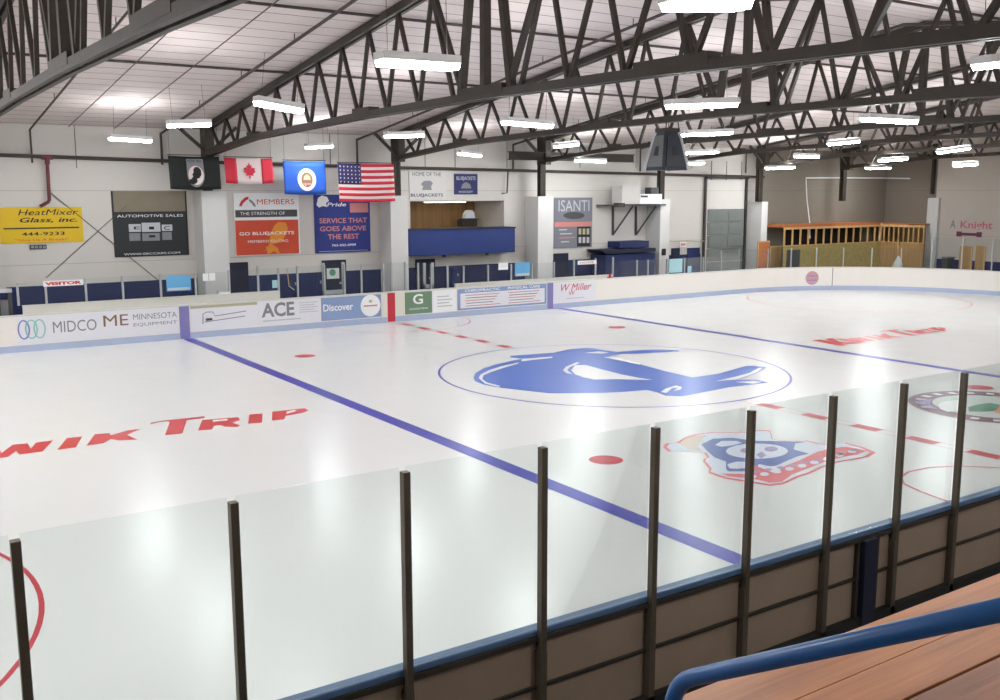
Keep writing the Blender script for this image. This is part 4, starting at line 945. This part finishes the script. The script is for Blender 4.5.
x0, z0, x1, z1 = rect((-4, 312), (11, 288), 12.9); t = thing('equipment_rack', 'dark grey rack with a pale top at the far left edge', 'rack', ((x0+x1)/2, 12.9, 0))
for xx in (x0, x1-.12): MB().box((xx, 12.8, -.02), (xx+.12, 13.2, z1)).build('side_post', 'dark_grey', t)
MB().box((x0, 12.85, .5), (x1, 13.2, z1-.35)).build('back_panel', 'mid_grey', t); MB().box((x0-.1, 12.75, z1-.12), (x1, 13.25, z1)).build('top_shelf', 'light_grey', t)
# player bench behind the ledge
for xa, xb, l in ((-11.6, -4.2, 'navy bench behind the left ledge of the far boards'), (3.0, 9.4, 'navy bench behind the right ledge of the far boards')):
    t = thing('player_bench', l, 'bench', ((xa+xb)/2, 13.4, 0), 'player benches')
    MB().box((xa, 13.2, .55), (xb, 13.6, .61)).build('seat', 'navy_dark', t)
    for k in range(4): MB().box((xa+.2+k*(xb-xa-.5)/3, 13.25, -.02), (xa+.3+k*(xb-xa-.5)/3, 13.55, .55)).build('leg', 'steel', t)

# ------------------------------------------------------------------ wooden stand in the corner
yw = 13.6
WS = thing('viewing_stand', 'unfinished timber viewing stand in the far right corner', 'stand', (27, 14.2, 0))
x0 = at(785, 222, 1, yw).x; x1 = at(882, 222, 1, yw).x; zt = at(840, 226, 1, yw).z; zm = at(840, 243, 1, yw).z; xr = x1
MB().box((x0, yw, 0), (x1, yw+.04, zm)).build('front_sheathing', 'osb', WS)
MB().box((x0, yw-.02, zm-.05), (x1, yw+.09, zm)).build('bottom_plate', 'pine', WS); MB().box((x0, yw-.02, zt-.1), (x1, yw+.09, zt)).build('top_plate', 'pine', WS)
k = 0; x = x0+.05
while x < x1:
    MB().box((x-.02, yw, zm), (x+.025, yw+.09, zt-.1)).build('stud', 'pine', WS); x += .6; k += 1
MB().box((x1-.1, yw-.03, zm-.05), (x1+.02, yw+.1, zt+.08)).build('corner_post', 'pine', WS)
MB().box((x0+.05, yw+.02, zt), (xr, YF-.05, zt+.14)).build('roof_deck', 'ply_orange', WS)
MB().box((x0+1.7, YF-.08, 0), (xr, YF-.04, zt)).build('back_sheathing', 'dark_brown', WS)  # very dark brown panel behind the open studs
yr1 = at(925, 224, 0, xr).y
MB().box((xr, yr1, 0), (xr+.04, yw, zm)).build('side_sheathing', 'ply', WS)
MB().box((xr-.02, yr1, zt-.1), (xr+.09, yw, zt+.02)).build('top_plate', 'pine', WS); MB().box((xr-.02, yr1, zm-.05), (xr+.09, yw, zm)).build('bottom_plate', 'pine', WS)
n = 9
for i in range(n):
    y = yw-.15-(yw-yr1-.2)*i/(n-1); MB().box((xr, y-.02, zm), (xr+.09, y+.025, zt-.1)).build('stud', 'pine', WS)
MB().box((xr+.1, yr1+1.0, zt), (XR-.02, YF-.05, zt+.06)).build('roof_deck', 'ply_orange', WS); MB().box((XR-.08, yr1+1.1, 0), (XR-.04, YF-.1, zt)).build('back_sheathing', 'ply', WS)
xa = at(787, 250, 1, yw-.02).x; xb = at(800, 250, 1, yw-.02).x
MB().box((xa, yw-.03, 0), (xb, yw-.005, at(790, 250, 1, yw).z)).build('opening_shade', 'dark_grey', WS)  # dark sheet on the sheathing stands in for the shaded opening
for px, w_, l, m_, yq in ((763.5, 6, 'tall orange plywood sheet standing left of the timber stand', 'ply_orange', 13.5), (776, 6, 'brown plywood sheet standing just left of the timber stand', 'ply', 14.3)):
    xa, xb = at(px-w_, 250, 1, yq).x, at(px+w_, 250, 1, yq).x; zt2 = at(px, 241 if px < 770 else 246, 1, yq).z
    t = thing('plywood_sheet', l, 'plywood sheet', ((xa+xb)/2, yq, 0), 'plywood sheets')
    MB().box((xa, yq, -.02), (xb, yq+.025, zt2)).build('sheet', m_, t); MB().box((xa, yq-.02, -.02), (xa+.05, yq, zt2)).build('edge_batten', 'pine', t); MB().box((xa, yq-.02, zt2-.05), (xb, yq, zt2)).build('top_batten', 'pine', t)
for p0, p1, l in ((960, 973, 'left plywood sheet standing behind the right end glass'), (976, 986, 'right plywood sheet standing behind the right end glass')):
    xq = 28.6; a, b_ = at(p0, 246, 0, xq), at(p1, 246, 0, xq)
    t = thing('plywood_sheet', l, 'plywood sheet', (xq, (a.y+b_.y)/2, 0), 'plywood sheets at the end')
    MB().box((xq, b_.y, -.02), (xq+.025, a.y, a.z)).build('sheet', 'ply', t); MB().box((xq-.03, b_.y, -.02), (xq, b_.y+.06, a.z)).build('edge_batten', 'pine', t)
a = at(898, 262, 1, 12.2); t = thing('covered_bag', 'pale plastic wrapped bundle standing before the timber stand', 'bundle', (a.x, 12.2, 0))
xq = 29.0; a, b_ = at(893, 262, 0, xq), at(903, 262, 0, xq); ztop = at(898, 256, 0, xq).z; r_ = (a.y-b_.y)/2; cy = (a.y+b_.y)/2
mb = MB(); prof = [(0, .7), (.3, 1.0), (.55, .95), (.75, .7), (.88, .4), (1, .15)]; vs = []; n = 12
t.location = (xq, cy, 0)
for h, rr in prof:
    for k in range(n):
        a_ = 2*math.pi*k/n; q = rr*r_*(1+.1*math.sin(k*2.3+h*9)); vs.append((xq+q*math.cos(a_), cy+q*math.sin(a_), -.02+h*(ztop+.02)))
mb.add(vs, [(i*n+k, i*n+(k+1) % n, (i+1)*n+(k+1) % n, (i+1)*n+k) for i in range(len(prof)-1) for k in range(n)]+[tuple(range(n-1, -1, -1)), tuple((len(prof)-1)*n+k for k in range(n))])
mb.build('wrap', 'logo_grey', t, smooth=True); MB().tube([(xq, cy, ztop), (xq+.05, cy+.1, at(898, 240, 0, xq).z)], .05, 6).build('handle', 'pine', t)
p, q = at(806, 178, 1, 14.75), at(868, 178, 1, 14.75); r2 = at(910, 178.5, 0, XR-.15)
t = thing('white_pipe', 'thin white horizontal pipe high in the right corner with a hanging cord', 'pipe', p)
MB().tube([p, q, (XR-.15, 14.7, q.z), r2], .04, 8).build('pipe', 'white', t)
MB().tube([p, at(807, 200, 1, 14.75), at(810, 225, 1, 14.6), at(810, 238, 1, 13.5)], .03, 6).build('cord', 'white', t)
t = thing('bin', 'dark grey bin behind the right end glass between the navy walls', 'bin', (29.5, 9, 0)); a, b_ = at(942, 258, 0, 29.5), at(947.5, 258, 0, 29.5)
MB().box((29.5, b_.y, -.02), (30.1, a.y, a.z)).build('bin_body', 'dark_grey', t); MB().box((29.45, b_.y-.03, a.z), (30.15, a.y+.03, a.z+.06)).build('lid', 'mid_grey', t)

# ------------------------------------------------------------------ scoreboard over centre ice
sx, sy = 1.3, -.5
zb_, zt_ = 5.15, 6.1
SB = thing('scoreboard', 'dark four-sided scoreboard hanging over centre ice', 'scoreboard', (sx, sy, zb_))
def frus(r0, r1, za, zb, rot): 
    return [(sx+r*math.cos(rot+k*math.pi/2), sy+r*math.sin(rot+k*math.pi/2), z) for r, z in ((r0, za), (r1, zb)) for k in range(4)]
FQ = [(0, 3, 2, 1), (4, 5, 6, 7), (0, 1, 5, 4), (1, 2, 6, 5), (2, 3, 7, 6), (3, 0, 4, 7)]
RT = YAW+math.pi+.5-math.pi/4; RB, RTOP = .56, .3
MB().add(frus(RB, RTOP, zb_, zt_, RT), FQ).build('housing', 'score_navy', SB)
fv = frus(RB, RTOP, zb_, zt_, RT)
for k in range(4):
    q = [V(fv[k]), V(fv[(k+1) % 4]), V(fv[4+(k+1) % 4]), V(fv[4+k])]; c = sum(q, V((0, 0, 0)))/4; nrm = (q[1]-q[0]).cross(q[3]-q[0]).normalized()
    if nrm.dot(c-V((sx, sy, c.z))) < 0: nrm = -nrm
    fp = MB().prism([c+(p_-c)*.82+nrm*.004 for p_ in q], nrm*.02).build('face_panel', 'screen_grey' if k in (1, 3) else 'score_navy', SB)
    MB().prism([c+(p_-c)*.25+nrm*.025 for p_ in q], nrm*.008).build('digit_window', 'black', fp)
    MB().bar(q[0], q[3], .07, .07).build('edge_trim', 'light_grey' if k in (1, 3) else 'score_navy', SB)
for k in range(4): MB().tube([V(fv[4+k]), (sx+.25*math.cos(RT+k*1.5708), sy+.25*math.sin(RT+k*1.5708), 6.45)], .015, 6).build('hanger_cable', 'steel', SB)
MB().box((sx-.22, sy-.22, zt_), (sx+.22, sy+.22, zt_+.1)).build('top_frame', 'steel', SB)

# ------------------------------------------------------------------ camera, world, view
cam = bpy.data.cameras.new('camera'); co = bpy.data.objects.new('camera', cam); COL.objects.link(co)
cam.sensor_width = 36; cam.lens = FPX/1000*36; cam.clip_start = .05; cam.clip_end = 300
M = Matrix((CR, CU, -CF)).transposed().to_4x4(); M.translation = CAM; co.matrix_world = M
SC.camera = co
wd = bpy.data.worlds.new('world'); SC.world = wd; wd.use_nodes = True
wd.node_tree.nodes['Background'].inputs[0].default_value = (.8, .85, .9, 1); wd.node_tree.nodes['Background'].inputs[1].default_value = .05
SC.view_settings.view_transform = 'Standard'; SC.view_settings.look = 'None'; SC.view_settings.gamma = 1; SC.view_settings.use_curve_mapping = False
SC.view_settings.exposure = 0.5
SC.cycles.max_bounces = 8; SC.cycles.transparent_max_bounces = 24; SC.cycles.caustics_reflective = False; SC.cycles.caustics_refractive = False
SC.cycles.sample_clamp_indirect = 6
